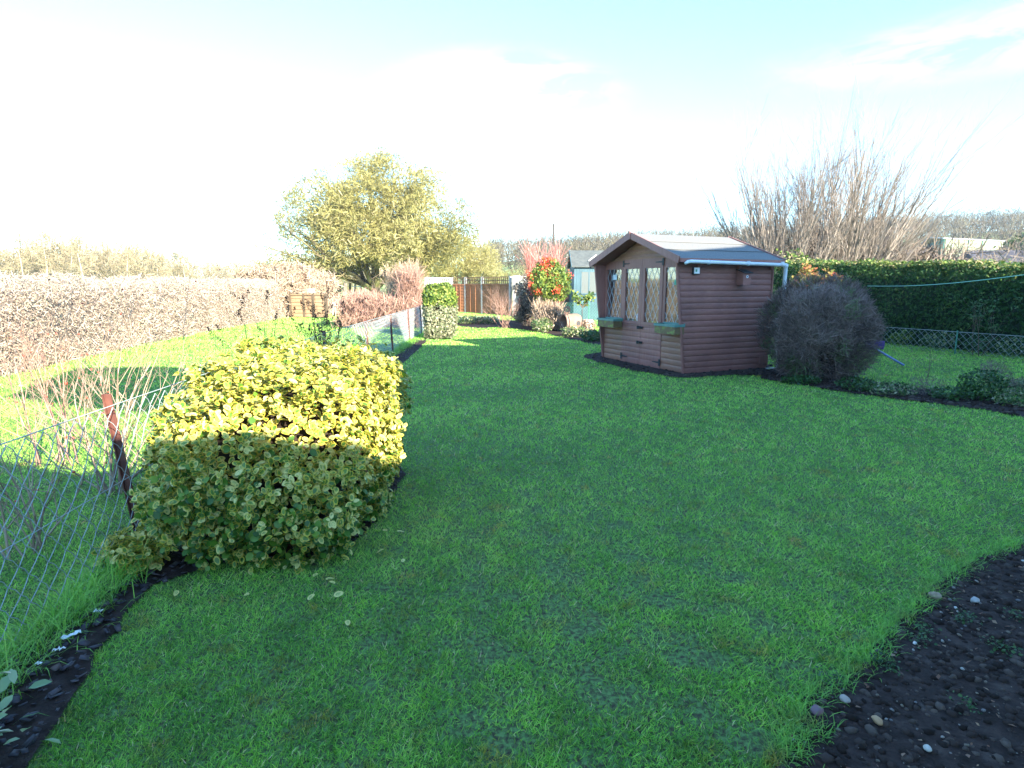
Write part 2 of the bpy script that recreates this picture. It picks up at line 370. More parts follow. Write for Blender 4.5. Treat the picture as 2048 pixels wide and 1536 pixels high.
for i, (px, py, sz, label) in enumerate(((1868, 1200, .035, 'buff angular stone at the edge of the dark soil, below the grass overhang'), (1950, 1210, .028, 'pale grey stone in the dark soil beside the buff stone'),
        (1755, 1455, .026, 'orange tan stone lying alone on the soil in the lower right corner'), (1632, 1434, .032, 'purple grey stone with a red end beside the lawn edge'),
        (1690, 1410, .024, 'pale tan stone in the pair where lawn meets soil'), (1855, 1510, .022, 'cream stone near the bottom edge of the soil bed'))):
    g = G(px, py); o = rocks('stone', np.array([[0., 0.]]), sz * .8, sz * .8, mat_noise('st%d' % i, [(.3, [(.22,.15,.09),(.3,.28,.26),(.35,.2,.1),(.14,.11,.14),(.3,.25,.2),(.4,.38,.33)][i]), (.7, [(.4,.3,.2),(.45,.43,.4),(.45,.28,.15),(.25,.12,.1),(.42,.36,.3),(.6,.57,.5)][i])], 30, .8), .0, .7)
    o.modifiers.new('s', 'BEVEL').width = .004; o.modifiers['s'].segments = 2
    o.location = (g[0], g[1], .020); tag(o, label, 'stone', 'larger stones in the near soil bed')
# slate chips of the mulch strip
m_chip = mat_leaf('chip', [(0, (.018, .013, .016)), (.6, (.045, .034, .04)), (.93, (.08, .06, .06)), (1, (.16, .10, .07))], 0, .6, .4)
q = bbox_pts(poly_mulch, 20000); q = q[(q[:, 1] > 1.3)]; keep = RNG.random(len(q)) < np.clip(3.5 / q[:, 1], .25, 1); q = q[keep]; n = len(q)
CH = ([(-.5,0,0),(.5,0,0),(.42,1,0),(-.3,1.1,0),(-.5,0,.12),(.5,0,.12),(.42,1,.12),(-.3,1.1,.12)], [(0,3,2,1),(4,5,6,7),(0,1,5,4),(1,2,6,5),(2,3,7,6),(3,0,4,7)])
ang = RNG.random(n) * 6.28
tag(scatter('slate_chips', *CH, np.c_[q, .014 + .03 * RNG.random(n)], np.c_[RNG.normal(size=(n, 2)) * .35, np.ones(n)], np.c_[np.cos(ang), np.sin(ang), np.zeros(n)], RNG.uniform(.010, .040, n), m_chip, wid=RNG.uniform(.5, 1, n)), kind='stuff')
m_white = mat_noise('white', [(.3, (.7, .7, .72)), (.7, (.85, .85, .86))], 20, .8)
for i, (px, py, lb) in enumerate(((128, 1300, 'longest white paper scrap on the slate chips'), (108, 1325, 'white scrap just below the longest white scrap on the slate chips'), (192, 1244, 'small white scrap highest up the slate chips, near the bush'), (76, 1351, 'tiny white scrap lowest on the slate chips'))):
    g = G(px, py); b = MB(); nn = 7
    v = []; f = []
    L = (.075, .05, .035, .022)[i]
    for a in range(nn):
        for c_ in range(3): v.append((a / nn * L + random.uniform(-.004, .004), (c_ - 1) * L * .16 + random.uniform(-.006, .006), .006 * random.random() + .004 * (a % 2)))
    for a in range(nn - 1):
        for c_ in range(2): f.append((a * 3 + c_, a * 3 + c_ + 1, a * 3 + c_ + 4, a * 3 + c_ + 3))
    o = newmesh('paper_scrap', v, f, m_white); sm = o.modifiers.new('s', 'SOLIDIFY'); sm.thickness = .002; o.location = (g[0], g[1], .05); o.rotation_euler = (0, 0, [.9, .4, .1, 0][i]); tag(o, lb, 'litter', 'white scraps on the slate chips')

# ---------------------------------------------------------------- grass
def patch(x, y): return fbm(np.c_[x, y, np.zeros(len(x))], 11, .45, 4)
def blades(n, y0, y1, h, w, seg2, xl=None, xr=None, far=False):
    y = RNG.uniform(y0 ** .3, y1 ** .3, n) ** (1 / .3); x = RNG.uniform(-1.0, 1.0, n) * (y * .95 + .4)
    if xl is not None: x = RNG.uniform(xl, xr, n)
    k = np.ones(n, bool)
    for p in polys: k &= ~in_poly(x, y, p)
    pt = patch(x, y); worn = .8 * fbm(np.c_[x, y, np.zeros(n)], 5, 2.6, 5) + .9 * np.exp(-((x - .25) / 1.4) ** 2 - ((y - 2.6) / 2.0) ** 2)
    k &= RNG.random(n) < np.clip(1.15 - 1.3 * np.clip(worn - .45, 0, 1.2), .10, 1.0)
    x, y, pt = x[k], y[k], pt[k]; n = len(x)
    z = terr(x, y); tall = 1 + .9 * (np.abs(x - fx(y) - .08) < .22)
    left = x < fx(y)
    hh = h * RNG.uniform(.5, 1.4, n) * (1 + .2 * pt + .3 * np.clip(fbm(np.c_[x, y, np.zeros(n)], 78, 4.5, 3), -1, 1)) * tall; a = RNG.random(n) * 6.28
    lean = RNG.uniform(.2, 1.5, n); d = np.c_[np.cos(a) * lean, np.sin(a) * lean, np.ones(n)]; d = norm(d)
    cl = fbm(np.c_[x, y, np.zeros(n)], 77, 2.6, 5); r = np.clip(.42 + .15 * pt + .22 * cl + RNG.normal(size=n) * .22, 0, .9); r = np.where(RNG.random(n) < .02, 1.0, r)
    if not far: r = np.where(RNG.random(n) < .10, np.clip(.3 + RNG.random(n) * .1, 0, 1), r)
    nr = np.c_[-np.sin(a + RNG.normal(size=n)), np.cos(a), np.zeros(n)]
    tv, tf = (([(-.5, 0, 0), (.5, 0, 0), (.4, .55, .0), (-.4, .55, .0), (0, 1, .35)], [(0, 1, 2, 3), (3, 2, 4)]) if seg2 else ([(-.5, 0, 0), (.5, 0, 0), (0, 1, .15)], [(0, 1, 2)]))
    tv = np.array(tv, float); tv[:, 0] *= 1
    nr = np.cross(d, np.cross(nr, d))
    w_ = w * np.ones(n) if seg2 else .0010 * y * RNG.uniform(.7, 1.2, n); hh = hh * (1 + .022 * np.clip(y - 5, 0, 30)); far_ = y > 12
    return tv, tf, np.c_[x, y, z], nr, d, hh, w_ / hh, r
gpos = []
def add_grass(*a, **k):
    gpos.append(blades(*a, **k))
if True:
    GQ = 1.0
    NG = 720000; ucut = (3.4 ** .3 - 1.1 ** .3) / (33 ** .3 - 1.1 ** .3)
    add_grass(int(NG * ucut * 1.15), 1.1, 3.4, .028, .0027, True)
    add_grass(int(NG * (1 - ucut)), 3.4, 33, .030, .0011, False)
    m_grass = mat_leaf('grass', [(0, (.07, .20, .035)), (.3, (.17, .42, .07)), (.6, (.30, .60, .10)), (.86, (.46, .74, .19)), (.97, (.52, .52, .24)), (1, (.68, .62, .42))], .33, .45, .35, big=(5, [(.32, (1.75, .72, .70)), (.41, (1.20, .95, .90)), (.52, (1.25, 1.20, 1.05)), (.68, (1.5, 1.30, .90))]))
    for i, (tv, tf, P_, N_, U_, S_, W_, r_) in enumerate(gpos):
        tv2 = tv.copy()
        tag(scatter('grass', tv2, tf, P_, N_, U_, S_, m_grass, r=r_, wid=W_), kind='stuff')
    # longer tufts by the fence, bed edges
    def tufts(n, pts, h, w, sprd):
        i = RNG.integers(0, len(pts), n); P_ = pts[i] + RNG.normal(size=(n, 2)) * sprd; a = RNG.random(n) * 6.28; ln = RNG.uniform(.1, 1.1, n)
        d = norm(np.c_[np.cos(a) * ln, np.sin(a) * ln, np.ones(n)]); nr = np.cross(d, np.c_[-np.sin(a), np.cos(a), np.zeros(n)]); hh = h * RNG.uniform(.4, 1.3, n)
        return np.array([(-.5, 0, 0), (.5, 0, 0), (.45, .5, .05), (-.45, .5, .05), (.3, .85, .22), (-.3, .85, .22), (0, 1, .5)]), [(0, 1, 2, 3), (3, 2, 4, 5), (5, 4, 6)], np.c_[P_, np.full(n, .0)], -nr, d, hh, w / hh, np.clip(RNG.normal(.5, .25, n), 0, .98)
    ys = np.concatenate([RNG.uniform(1.2, 3.2, 70), RNG.uniform(5, 16, 120)]); tp = np.c_[fx(ys) + .08, ys]
    a_ = tufts(9000, tp, .16, .004, .07); tag(scatter('fence_grass', *a_[:6], m_grass, r=a_[7] * .6, wid=a_[6]), kind='stuff')
    e_ = np.array([p for p in poly_soil if p[1] > 1.6 and p[0] < 4.2]); e_ = e_[[0] if len(e_) == 1 else np.arange(len(e_))]
    e_ = np.array([p for p in wob([tuple(G(*p)[:2]) for p in ((2048, 1085), (1960, 1118), (1880, 1165), (1810, 1235), (1740, 1315), (1680, 1365), (1610, 1405), (1560, 1536))][::1], .03, .01, 3) if p[1] > 0])
    e_ = e_[:int(len(e_) * .55)]
    a_ = tufts(3600, e_, .055, .003, .026); tag(scatter('edge_grass', *a_[:6], m_grass, r=a_[7] * .5, wid=a_[6]), kind='stuff')

# ---------------------------------------------------------------- summerhouse
TH = .411; B0 = np.array([2.912, 10.088, 0.0]); EX = np.array([cos(TH), sin(TH), 0]); EY = np.array([-sin(TH), cos(TH), 0])
WF, DP, HE, HR, PW, WT, YO, OV, DR = 2.535, 1.882, 1.931, 2.419, .24, 1.891, .127, .287, 2.0
def wood(name, c1, c2, sc=(1, 1, 12), scale=3, rough=.6, bump=.3, spec=.3, moss=None):
    m, nd, lk, b = M_new(name); r = ramp(nd, [(.3, c1), (.7, c2)]); f = noise(nd, lk, scale, 8, .65, sc=sc); lk.new(f, r.inputs[0]); col = r.outputs[0]
    f2 = noise(nd, lk, 1.3, 4); r2 = ramp(nd, [(.3, (.75, .75, .75)), (.7, (1.25, 1.2, 1.15))]); lk.new(f2, r2.inputs[0])
    mxx = nd.new('ShaderNodeMixRGB'); mxx.blend_type = 'MULTIPLY'; mxx.inputs[0].default_value = 1; lk.new(col, mxx.inputs[1]); lk.new(r2.outputs[0], mxx.inputs[2]); col = mxx.outputs[0]
    if moss:
        f3 = noise(nd, lk, moss[0], 6); r3 = ramp(nd, [(moss[1], (0, 0, 0)), (moss[1] + .12, (1, 1, 1))]); lk.new(f3, r3.inputs[0])
        m3 = nd.new('ShaderNodeMixRGB'); lk.new(r3.outputs[0], m3.inputs[0]); lk.new(col, m3.inputs[1]); m3.inputs[2].default_value = (*moss[2], 1); col = m3.outputs[0]
    lk.new(col, b.inputs['Base Color']); b.inputs['Roughness'].default_value = rough; b.inputs['Specular IOR Level'].default_value = spec
    bp = nd.new('ShaderNodeBump'); bp.inputs['Strength'].default_value = bump; bp.inputs['Distance'].default_value = .004; lk.new(f, bp.inputs['Height']); lk.new(bp.outputs[0], b.inputs['Normal'])
    return m
m_wood = wood('brown_stain', (.21, .085, .070), (.29, .130, .105), sc=(3, 3, 26), scale=2.5, rough=.5)
m_wood_f = wood('brown_stain_front', (.23, .105, .070), (.33, .155, .10), sc=(3, 3, 26), scale=2.5, rough=.5, moss=(4, .72, (.09, .10, .04)))
m_wood_v = wood('brown_frame', (.23, .095, .075), (.31, .135, .11), sc=(20, 20, 2), scale=2, rough=.5)
m_felt = mat_noise('roof_felt', [(.3, (.13, .135, .13)), (.7, (.19, .19, .18))], 40, .9, .4, spec=.2, detail=8)
m_dark = mat_noise('dark_metal', [(.3, (.02, .02, .022)), (.7, (.04, .04, .042))], 20, .5)
m_plas = mat_noise('white_plastic', [(.35, (.55, .60, .62)), (.6, (.66, .70, .72)), (.75, (.48, .52, .50))], 5, .4, detail=7)
m_lead = mat_noise('lead', [(.3, (.50, .51, .53)), (.7, (.62, .63, .65))], 8, .5)
sh = thing('summerhouse', 'brown stained timber summerhouse with felt roof and leaded windows on the lawn', 'summerhouse', B0, TH)
def pwz(z): return PW * z / WT
def slat_wall(mb, z0, z1, xf, x1, y, sgn, bulge=.009, bh=.0995, ny=1):
    """log-lap boards on plane y=const, from x=xf(z) to x1, bulging towards sgn*y"""
    z = z0; 
    while z < z1 - .005:
        h = min(bh, z1 - z); k = 6; prof = []
        for i in range(k + 1):
            t = i / k; prof.append((z + .004 + (h - .004) * t, bulge * (sin(pi * min(1, t * 1.0)) ** .55) * (1 - .25 * t)))
        v = []
        for zz, bu in prof: v += [(xf(zz), y + sgn * bu, zz), (x1, y + sgn * bu, zz)]
        f = [(2*i, 2*i+1, 2*i+3, 2*i+2) for i in range(k)]
        f.append(tuple(range(0, 2 * k + 2, 2))); f.append(tuple(range(2 * k + 1, -1, -2)))
        mb.add(v, f); z += bh
b = MB(); slat_wall(b, .0, WT - .02, lambda z: -pwz(z) + .03, DP - .03, 0, -1)
v = [(-pwz(.01) + .015, .003, .01), (DP - .01, .003, .01), (DP - .01, .003, WT), (-pwz(WT) + .015, .003, WT)]
b.add(v + [(p[0], .022, p[2]) for p in v], [(0,1,2,3), (7,6,5,4), (0,4,5,1), (1,5,6,2), (2,6,7,3), (3,7,4,0)])
b.build('side_wall', m_wood, sh)
b = MB()
v = [(-pwz(.0), WF - .02, .0), (DP, WF - .02, .0), (DP, WF - .02, WT), (-PW, WF - .02, WT)]
b.add(v + [(p[0], WF, p[2]) for p in v], [(0,1,2,3), (7,6,5,4), (0,4,5,1), (1,5,6,2), (2,6,7,3), (3,7,4,0)])
b.build('side_wall', m_wood_v, sh)
b = MB(); b.prism([(.026, 0.01), (WF - .024, .01), (WF - .024, WT), (WF / 2, HR - .05), (.026, WT)], (DP - .02, DP - .001), 'x'); b.build('rear_wall', m_wood, sh)
b = MB()
for y in (-.012, WF - .016): b.beam((0 - .006, y + .014, 0), (-PW - .006, y + .014, WT + .02), .04, .034, up=(1, 0, 0))
b.beam((DP - .01, -.004, .05), (DP - .01, -.004, WT), .03, .03)
b.pieces('corner_post', m_wood_v, sh)
b = MB(); b.box((.01, .03, -.04), (DP - .03, WF - .03, .0)); b.build('floor_base', m_dark, sh)
# front wall: panels below windows, gable, frame; plane x=0 (outside is -x)
def slat_front(mb, z0, z1, y0, y1, x=-.002, bulge=.007, bh=.0995):
    z = z0
    while z < z1 - .005:
        h = min(bh, z1 - z); k = 4; v = []
        for i in range(k + 1):
            t = i / k; bu = bulge * sin(pi * t) ** .5 if 0 < t < 1 else 0; zz = z + .003 + (h - .003) * t
            v += [(x - bu, y0, zz), (x - bu, y1, zz)]
        mb.add(v, [(2*i, 2*i+2, 2*i+3, 2*i+1) for i in range(k)]); z += bh
DY0, DYC, DY1, SILL, HEAD = .63, 1.24, 1.86, .83, 1.80
b = MB()
for y0, y1 in ((.03, DY0 - .004), (DY1 + .004, WF - .03)):
    b = MB(); slat_front(b, .02, SILL - .05, y0, y1); b.box((0, y0, .02), (.02, y1, SILL - .05))
    b.build('front_wall', m_wood_f, sh)
b = MB()                                       # gable above the head rail: boards cut under the roof
z = HEAD + .155
while z < HR - .08:
    h = min(.0995, HR - .07 - z); zz = z + h; w0 = (HR - .07 - z) / .385; w1 = max(.0, (HR - .07 - zz) / .385)
    ya, yb = max(.03, WF/2 - w0), min(WF - .03, WF/2 + w0); yc, yd = max(.03, WF/2 - w1), min(WF - .03, WF/2 + w1)
    b.add([(-.008, ya, z), (-.008, yb, z), (-.014, (yb+yd)/2, (z+zz)/2), (-.014, (ya+yc)/2, (z+zz)/2), (-.004, yd, zz - .003), (-.004, yc, zz - .003), (.01, ya, z), (.01, yb, z), (.01, yd, zz), (.01, yc, zz)], [(0,3,2,1), (3,5,4,2), (0,1,7,6), (6,7,8,9)])
    z += .0995
b.build('gable_wall', m_wood_f, sh)
for y0, y1 in ((.03, DY0 - .004), (DY1 + .004, WF - .03)):
    b = MB(); b.box((-.012, y0, HEAD), (.02, y1, HEAD + .155)); b.box((-.03, y0, SILL - .05), (.02, y1, SILL))
    b.box((-.014, y0, SILL), (.02, y0 + .07, HEAD)); b.box((-.014, y1 - .07, SILL), (.02, y1, HEAD))
    b.build('window_frame', m_wood_v, sh)
# glass: dark mirror-like panes with a sheet behind that paints the reflected hedge
m_glass, nd, lk, pb = M_new('pane_glass')
pb.inputs['Base Color'].default_value = (.02, .02, .02, 1)
gl = nd.new('ShaderNodeBsdfGlossy'); gl.inputs['Roughness'].default_value = .03; gl.inputs['Color'].default_value = (.95, .9, .85, 1)
tr = nd.new('ShaderNodeBsdfTransparent'); ms = nd.new('ShaderNodeMixShader'); ms.inputs[0].default_value = .12
lk.new(tr.outputs[0], ms.inputs[1]); lk.new(gl.outputs[0], ms.inputs[2]); lk.new(ms.outputs[0], nd['Material Output'].inputs[0])
m_pane_refl = mat_noise('painted_reflection', [(.35, (.10, .065, .035)), (.5, (.36, .21, .085)), (.6, (.34, .26, .16)), (.7, (.16, .13, .07))], 15, .9, .2, detail=6)  # amber mottling puts the hedge's reflection into the colour
def lattice(y0, y1, z0, z1, x):
    mb = MB(); dy, dz = .15, .27; 
    for sg in (1, -1):
        c0 = int((y1 - y0) / dy + (z1 - z0) / dz) + 3
        for i in range(-c0, c0 + 1):
            # line: (y-y0)/dy - sg*(z-z0)/dz = i
            P_ = []
            for z in np.linspace(z0, z1, 60):
                y = y0 + dy * (i + .3 + sg * (z - z0) / dz)
                if y0 <= y <= y1: P_.append((x, y, z))
            if len(P_) > 1: mb.beam(P_[0], P_[-1], .006, .003, up=(1, 0, 0))
    return mb
def window(y0, y1, par):
    p = MB(); p.box((.004, y0, SILL + .001), (.008, y1, HEAD - .001)); g = p.build('pane', m_glass, par)
    lattice(y0, y1, SILL, HEAD, -.001).build('lead_lattice', m_lead, g)
    return g
for i, (y0, y1) in enumerate(((.10, DY0 - .074), (DY1 + .074, WF - .10))): window(y0, y1, sh)
b = MB(); b.box((.10, .35, SILL - .04), (.11, 2.12, HEAD + .02)); b.build('reflection_sheet', m_pane_refl, sh)
b = MB(); b.box((.12, .05, .02), (.13, WF - .05, HEAD + .1)); b.build('dark_interior_sheet', m_dark, sh)  # dark sheet standing in for the unlit interior
for i, (y0, y1) in enumerate(((DY0, DYC - .003), (DYC + .003, DY1))):
    d = MB(); slat_front(d, .03, SILL - .06, y0 + .004, y1 - .004, x=-.012, bulge=.004); d.box((-.010, y0, .02), (.012, y1, SILL - .06))
    d.box((-.024, y0, HEAD), (.012, y1, HEAD + .17)); d.box((-.026, y0, SILL - .06), (.012, y1, SILL - .002))
    d.box((-.024, y0, SILL - .002), (.012, y0 + .085, HEAD)); d.box((-.024, y1 - .085, SILL - .002), (.012, y1, HEAD))
    dr = d.build('door', m_wood_v, sh)
    window(y0 + .085, y1 - .085, dr)
    hy = y0 + .01 if i == 0 else y1 - .01; sg = 1 if i == 0 else -1
    for zz in (HEAD + .10, .13):
        h = MB(); h.box((-.031, min(hy - .025, hy + .0), zz - .06), (-.0242, max(hy + .02, hy), zz + .06))
        v = [(-.033, hy, zz - .018), (-.033, hy + sg * .2, zz - .007), (-.033, hy + sg * .2, zz + .007), (-.033, hy, zz + .018)]
        h.add(v + [(-.0245, p[1], p[2]) for p in v], [(0,1,2,3), (7,6,5,4), (0,4,5,1), (1,5,6,2), (2,6,7,3), (3,7,4,0)]); h.build('hinge', m_dark, dr)
    if i == 0:
        for zz in (.72, .44):
            h = MB(); h.box((-.036, DYC - .075, zz - .022), (-.026, DYC + .05, zz + .022)); h.tube([(-.03, DYC - .02, zz), (-.075, DYC - .02, zz)], .016, 10); h.box((-.052, DYC + .055, zz - .03), (-.027, DYC + .085, zz + .03))
            h.build('latch', m_dark, dr)
# roof
b = MB(); th_ = .03; sl_ = (HR - HE) / (WF / 2 + YO)
for sgn in (0, 1):
    ye = -YO if sgn == 0 else WF + YO; nn = 10
    for k in range(1):
        v = [(-OV, ye, HE), (DR, ye, HE), (DR, WF/2, HR), (-OV, WF/2, HR)]; v2 = [(x, y, z - th_) for x, y, z in v]
        if sgn: v = v[::-1]; v2 = v2[::-1]
        b.add(v + v2, [(0,1,2,3), (7,6,5,4), (0,4,5,1), (1,5,6,2), (2,6,7,3), (3,7,4,0)])
b.prism([(-OV - .0, 0), (DR, 0), (DR, .012), (-OV, .012)], (0, 0.0001)) if False else None
b.build('roof', m_felt, sh)
b = MB()
for zf in (.33, .66):                         # felt laps
    for s_ in (1,):
        y = -YO + (WF/2 + YO) * zf; z = HE + (HR - HE) * zf; b.beam((-OV + .0, y, z + .003), (DR, y, z + .003), .05, .006)
b.build('felt_lap', m_felt, sh)
b = MB()
for ye in (-YO, WF + YO):
    b.beam((-OV - .012, ye, HE - .03), (-OV - .012, WF/2, HR - .03), .022, .115)
    b.beam((DR + .012, ye, HE - .03), (DR + .012, WF/2, HR - .03), .022, .1)
b.prism([(WF/2 - .035, HR - .09), (WF/2, HR - .12), (WF/2 + .035, HR - .09), (WF/2 + .02, HR + .02), (WF/2, HR + .055), (WF/2 - .02, HR + .02)], (-OV - .034, -OV - .0235), 'x')
b.pieces('bargeboard', m_wood_v, sh)
b = MB(); b.box((-OV, -YO - .018, HE - .065), (DR, -YO + .0, HE - .002)); b.box((-OV, WF + YO, HE - .065), (DR, WF + YO + .018, HE - .002)); b.pieces('fascia', m_wood_v, sh)
b = MB(); b.prism([(-YO + .02, HE - .05), (0.0, HE - .05 + .0), (WF/2, HR - .055), (WF/2, HR - .045), (-YO + .02, HE - .045)], (-OV + .01, DR - .01), 'x'); b.prism([(WF + YO - .02, HE - .05), (WF + YO - .02, HE - .045), (WF/2 + .002, HR - .045), (WF/2 + .002, HR - .055), (WF, HE - .05)], (-OV + .01, DR - .01), 'x'); b.pieces('soffit', m_wood_v, sh)
b = MB()
for x in (.18, 1.07, 1.80): b.box((x - .03, -YO + .005, HE - .11), (x + .03, -.005, HE - .07)); b.box((x - .03, -.05, HE - .16), (x + .03, -.012, HE - .11))
b.pieces('rafter_end', m_wood_v, sh)
b = MB(); gy = -YO - .05; gx1 = 1.99
b.tube([(-.17, gy, HE - .065), (-.10, gy, HE - .055), (gx1, gy, HE - .085)], .030, 12)
b.tube([(-.21, gy + .01, HE - .09), (-.16, gy, HE - .062)], [.02, .03], 12)
g = b.build('gutter', m_plas, sh, smooth=True)
b = MB()
for x in (.27, 1.12, 1.9): b = MB(); b.tube([(x - .02, gy, HE - .06 - .012 * x), (x + .02, gy, HE - .06 - .012 * x)], .037, 12); b.box((x - .008, gy - .035, HE - .07), (x + .008, gy + .03, HE - .03)); b.build('gutter_clip', m_plas, g)
b = b
b = MB(); b.tube([(gx1 - .02, gy, HE - .075), (gx1, gy + .005, HE - .11), (gx1 - .01, gy + .01, .06), (gx1 - .06, gy - .02, .02)], .034, 12); b.tube([(gx1 - .005, gy + .005, HE - .14), (gx1 - .0, gy + .002, HE - .07)], .040, 12); b.build('downpipe', m_plas, sh, smooth=True)
b = MB(); b.box((1.83, -.05, .86), (1.86, -.02, 1.02)); b.box((1.66, -.04, .10), (1.86, -.02, .24)); b.pieces('batten', m_wood_v, sh)
b = MB(); b.box((1.2, -.12, -.01), (2.05, -.02, .015)); b.build('paving_edge', mat_noise('concrete', [(.3, (.25, .24, .23)), (.7, (.38, .37, .35))], 12, .9, .3), sh)
def loc_w(p): return B0 + EX * p[0] + EY * p[1] + np.array([0, 0, p[2]])
# notices stuck behind the glass
m_note = mat_noise('note', [(.4, (.45, .5, .52)), (.6, (.62, .66, .66))], 18, .6)
m_green = mat_noise('noteg', [(.4, (.06, .28, .18)), (.6, (.12, .36, .24))], 18, .6)
def note(label, y0, y1, z0, z1, m, x=-.006):
    t = MB(); t.box((x, 0, 0), (x + .002, y1 - y0, z1 - z0)); o = t.build('notice', m, None); o.location = tuple(loc_w((0, y0, z0))); o.rotation_euler = (0, 0, TH); return tag(o, label, 'notice')
note('pale blue notice stuck to the far left summerhouse window', 2.10, 2.24, 1.60, 1.70, m_note)
note('white slip above the green notice in the near side window', .14, .18, 1.58, 1.70, m_note)
note('green notice stuck in the near side window of the summerhouse', .17, .34, 1.50, 1.585, m_green)
m_blue = mat_noise('bluep', [(.4, (.40, .50, .58)), (.6, (.5, .6, .68))], 10, .5)
for y, z, lb in ((1.44, .95, 'pale blue ornament low in the left door pane'), (.14, .97, 'pale blue ornament low in the near side window'),):
    t = MB(); t.lathe([(.0, 0), (.03, 0), (.04, .05), (.035, .11), (.012, .14), (0, .145)], n=12); o = t.build('ornament', m_blue, None, smooth=True); o.location = tuple(loc_w((.055, y, SILL))); tag(o, lb, 'ornament')
# window boxes
m_box = wood('mossy_box', (.14, .085, .04), (.19, .13, .06), sc=(4, 4, 18), scale=3, moss=(9, .50, (.20, .24, .05)))
m_liner = mat_noise('liner', [(.3, (.07, .17, .15)), (.7, (.12, .24, .21))], 6, .35)
for y0, y1, lb, sx in ((1.83, 2.40, 'wooden window box with green liner under the far left window', 0), (-.01, .53, 'mossy wooden window box with green liner under the near window', 0)):
    t = thing('window_box', lb, 'window box', loc_w((-.035, y0, .68)), TH, 'window boxes on the summerhouse')
    w = y1 - y0; b = MB(); D_ = .20
    b.box((-D_, 0, 0), (-D_ + .018, w, .125)); b.box((-.018, 0.001, .001), (0, w - .001, .124)); b.box((-D_ + .018, 0, 0.001), (-.018, .018, .124)); b.box((-D_ + .018, w - .018, .001), (-.018, w, .124)); b.box((-D_ + .02, .02, .004), (-.02, w - .02, .014)); b.build('box', m_box, t)
    b = MB(); b.prism([(-D_ - .012, -.012), (.006, -.012), (.006, w + .012), (-D_ - .012, w + .012)], (.127, .140)); b.box((-D_ + .01, .01, .140), (-.012, w - .01, .150)) if False else None
    rim = MB(); a0, a1, c0, c1 = -D_ - .012, .008, -.012, w + .012
    for (p, q_) in (((a0, c0, .126), (a0 + .018, c1, .165)), ((a1 - .018, c0, .126), (a1, c1, .185)), ((a0 + .018, c0, .126), (a1 - .018, c0 + .018, .17)), ((a0 + .018, c1 - .018, .126), (a1 - .018, c1, .17)), ((a0 + .018, c0 + .018, .10), (a1 - .018, c1 - .018, .112))): rim.box(p, q_)
    rim.build('liner', m_liner, t)
# bird box on side wall
t = thing('bird_box', 'small brown bird box hanging on the side wall of the summerhouse', 'bird box', loc_w((1.05, -.016, 1.50)), TH)
b = MB(); b.add([(-.02,-.16,0),(.15,-.16,0),(.15,0,0),(-.02,0,0),(-.02,-.16,.20),(.15,-.16,.20),(.15,0,.25),(-.02,0,.25)], [(0,3,2,1),(4,5,6,7),(0,1,5,4),(1,2,6,5),(2,3,7,6),(3,0,4,7)]); b.build('box', m_wood, t, bevel=.003)
b = MB(); b.add([(-.035,-.19,.195),(.165,-.19,.195),(.165,0,.257),(-.035,0,.257),(-.035,-.19,.21),(.165,-.19,.21),(.165,0,.272),(-.035,0,.272)], [(0,3,2,1),(4,5,6,7),(0,1,5,4),(1,2,6,5),(2,3,7,6),(3,0,4,7)]); b.build('lid', m_dark, t)
ax = lambda p: (p[0] + .065, -.162 - p[2], p[1] + .14)
b = MB(); b.lathe([(.013, 0), (.013, .004), (.024, .004), (.024, 0)], axis=ax, n=16); b.build('entrance_ring', m_plas, t)
b = MB(); b.lathe([(.0, .001), (.013, .001)], axis=ax, n=16); b.build('entrance_hole', m_dark, t)
# wall sensor
t = thing('wall_sensor', 'small square white plaque on a black mount high on the side wall', 'sensor', loc_w((.08, -.016, 1.685)), TH)
b = MB(); b.box((-.012, -.03, -.012), (.118, 0, .105)); b.build('mount', m_dark, t)
b = MB(); b.box((0, -.045, 0), (.11, -.03, .10)); b.build('plaque', m_white, t, bevel=.004)
b = MB(); b.box((.02, -.047, .03), (.055, -.0455, .07)); b.build('mark', m_green, t)

# ---------------------------------------------------------------- unseen house behind the camera, outline shaped to cast the big shadow
def UV(u, w, z):   # u across the sun, w towards the sun (horizontal)
    return (u * cos(PHI) + w * sin(PHI), u * sin(PHI) - w * cos(PHI), z)
hs = thing('house', 'unseen house behind the viewer, outline shaped to cast the lawn shadow', 'house', (0, 0, 0))
m_brick = mat_noise('render_wall', [(.3, (.66, .64, .60)), (.7, (.78, .76, .72))], 3, .9)
m_tile = mat_noise('tile', [(.3, (.16, .08, .06)), (.7, (.24, .13, .10))], 8, .9)
w0 = 2.6; dz = w0 * TEL
def prof(pts, wa, wb, name, mat):
    n = len(pts); v = [UV(u, wa, z) for u, z in pts] + [UV(u, wb, z) for u, z in pts]
    f = [tuple(range(n)), tuple(range(2*n-1, n-1, -1))] + [(i, n+i, n+(i+1) % n, (i+1) % n) for i in range(n)]
    newmesh(name, v, f, mat, hs)
wall = [(1.75, 0), (1.75, 4.35), (4.0, 4.25), (5.75, 5.55), (6.9, 5.05), (8.3, 4.60), (10.0, 4.75), (10.9, 5.05), (12.4, 4.4), (14.2, 3.35), (20.5, 3.2), (20.5, 0)]
prof([(u, v + (dz if v > 0 else 0)) for u, v in wall], w0, w0 + 4, 'wall', m_brick)
prof([(-9, 0), (-9, 2.55 + dz), (-.8, 2.5 + dz), (-.2, 2.16 + dz), (.1, 2.12 + dz), (.3, 2.0 + dz), (.62, 1.98 + dz), (.9, 1.84 + dz), (1.2, 1.80 + dz), (1.45, 1.68 + dz), (1.748, 1.66 + dz), (1.748, 0)], w0, w0 + .3, 'shade_wall', m_brick)  # unseen wall added to shade the bush foot and near ground
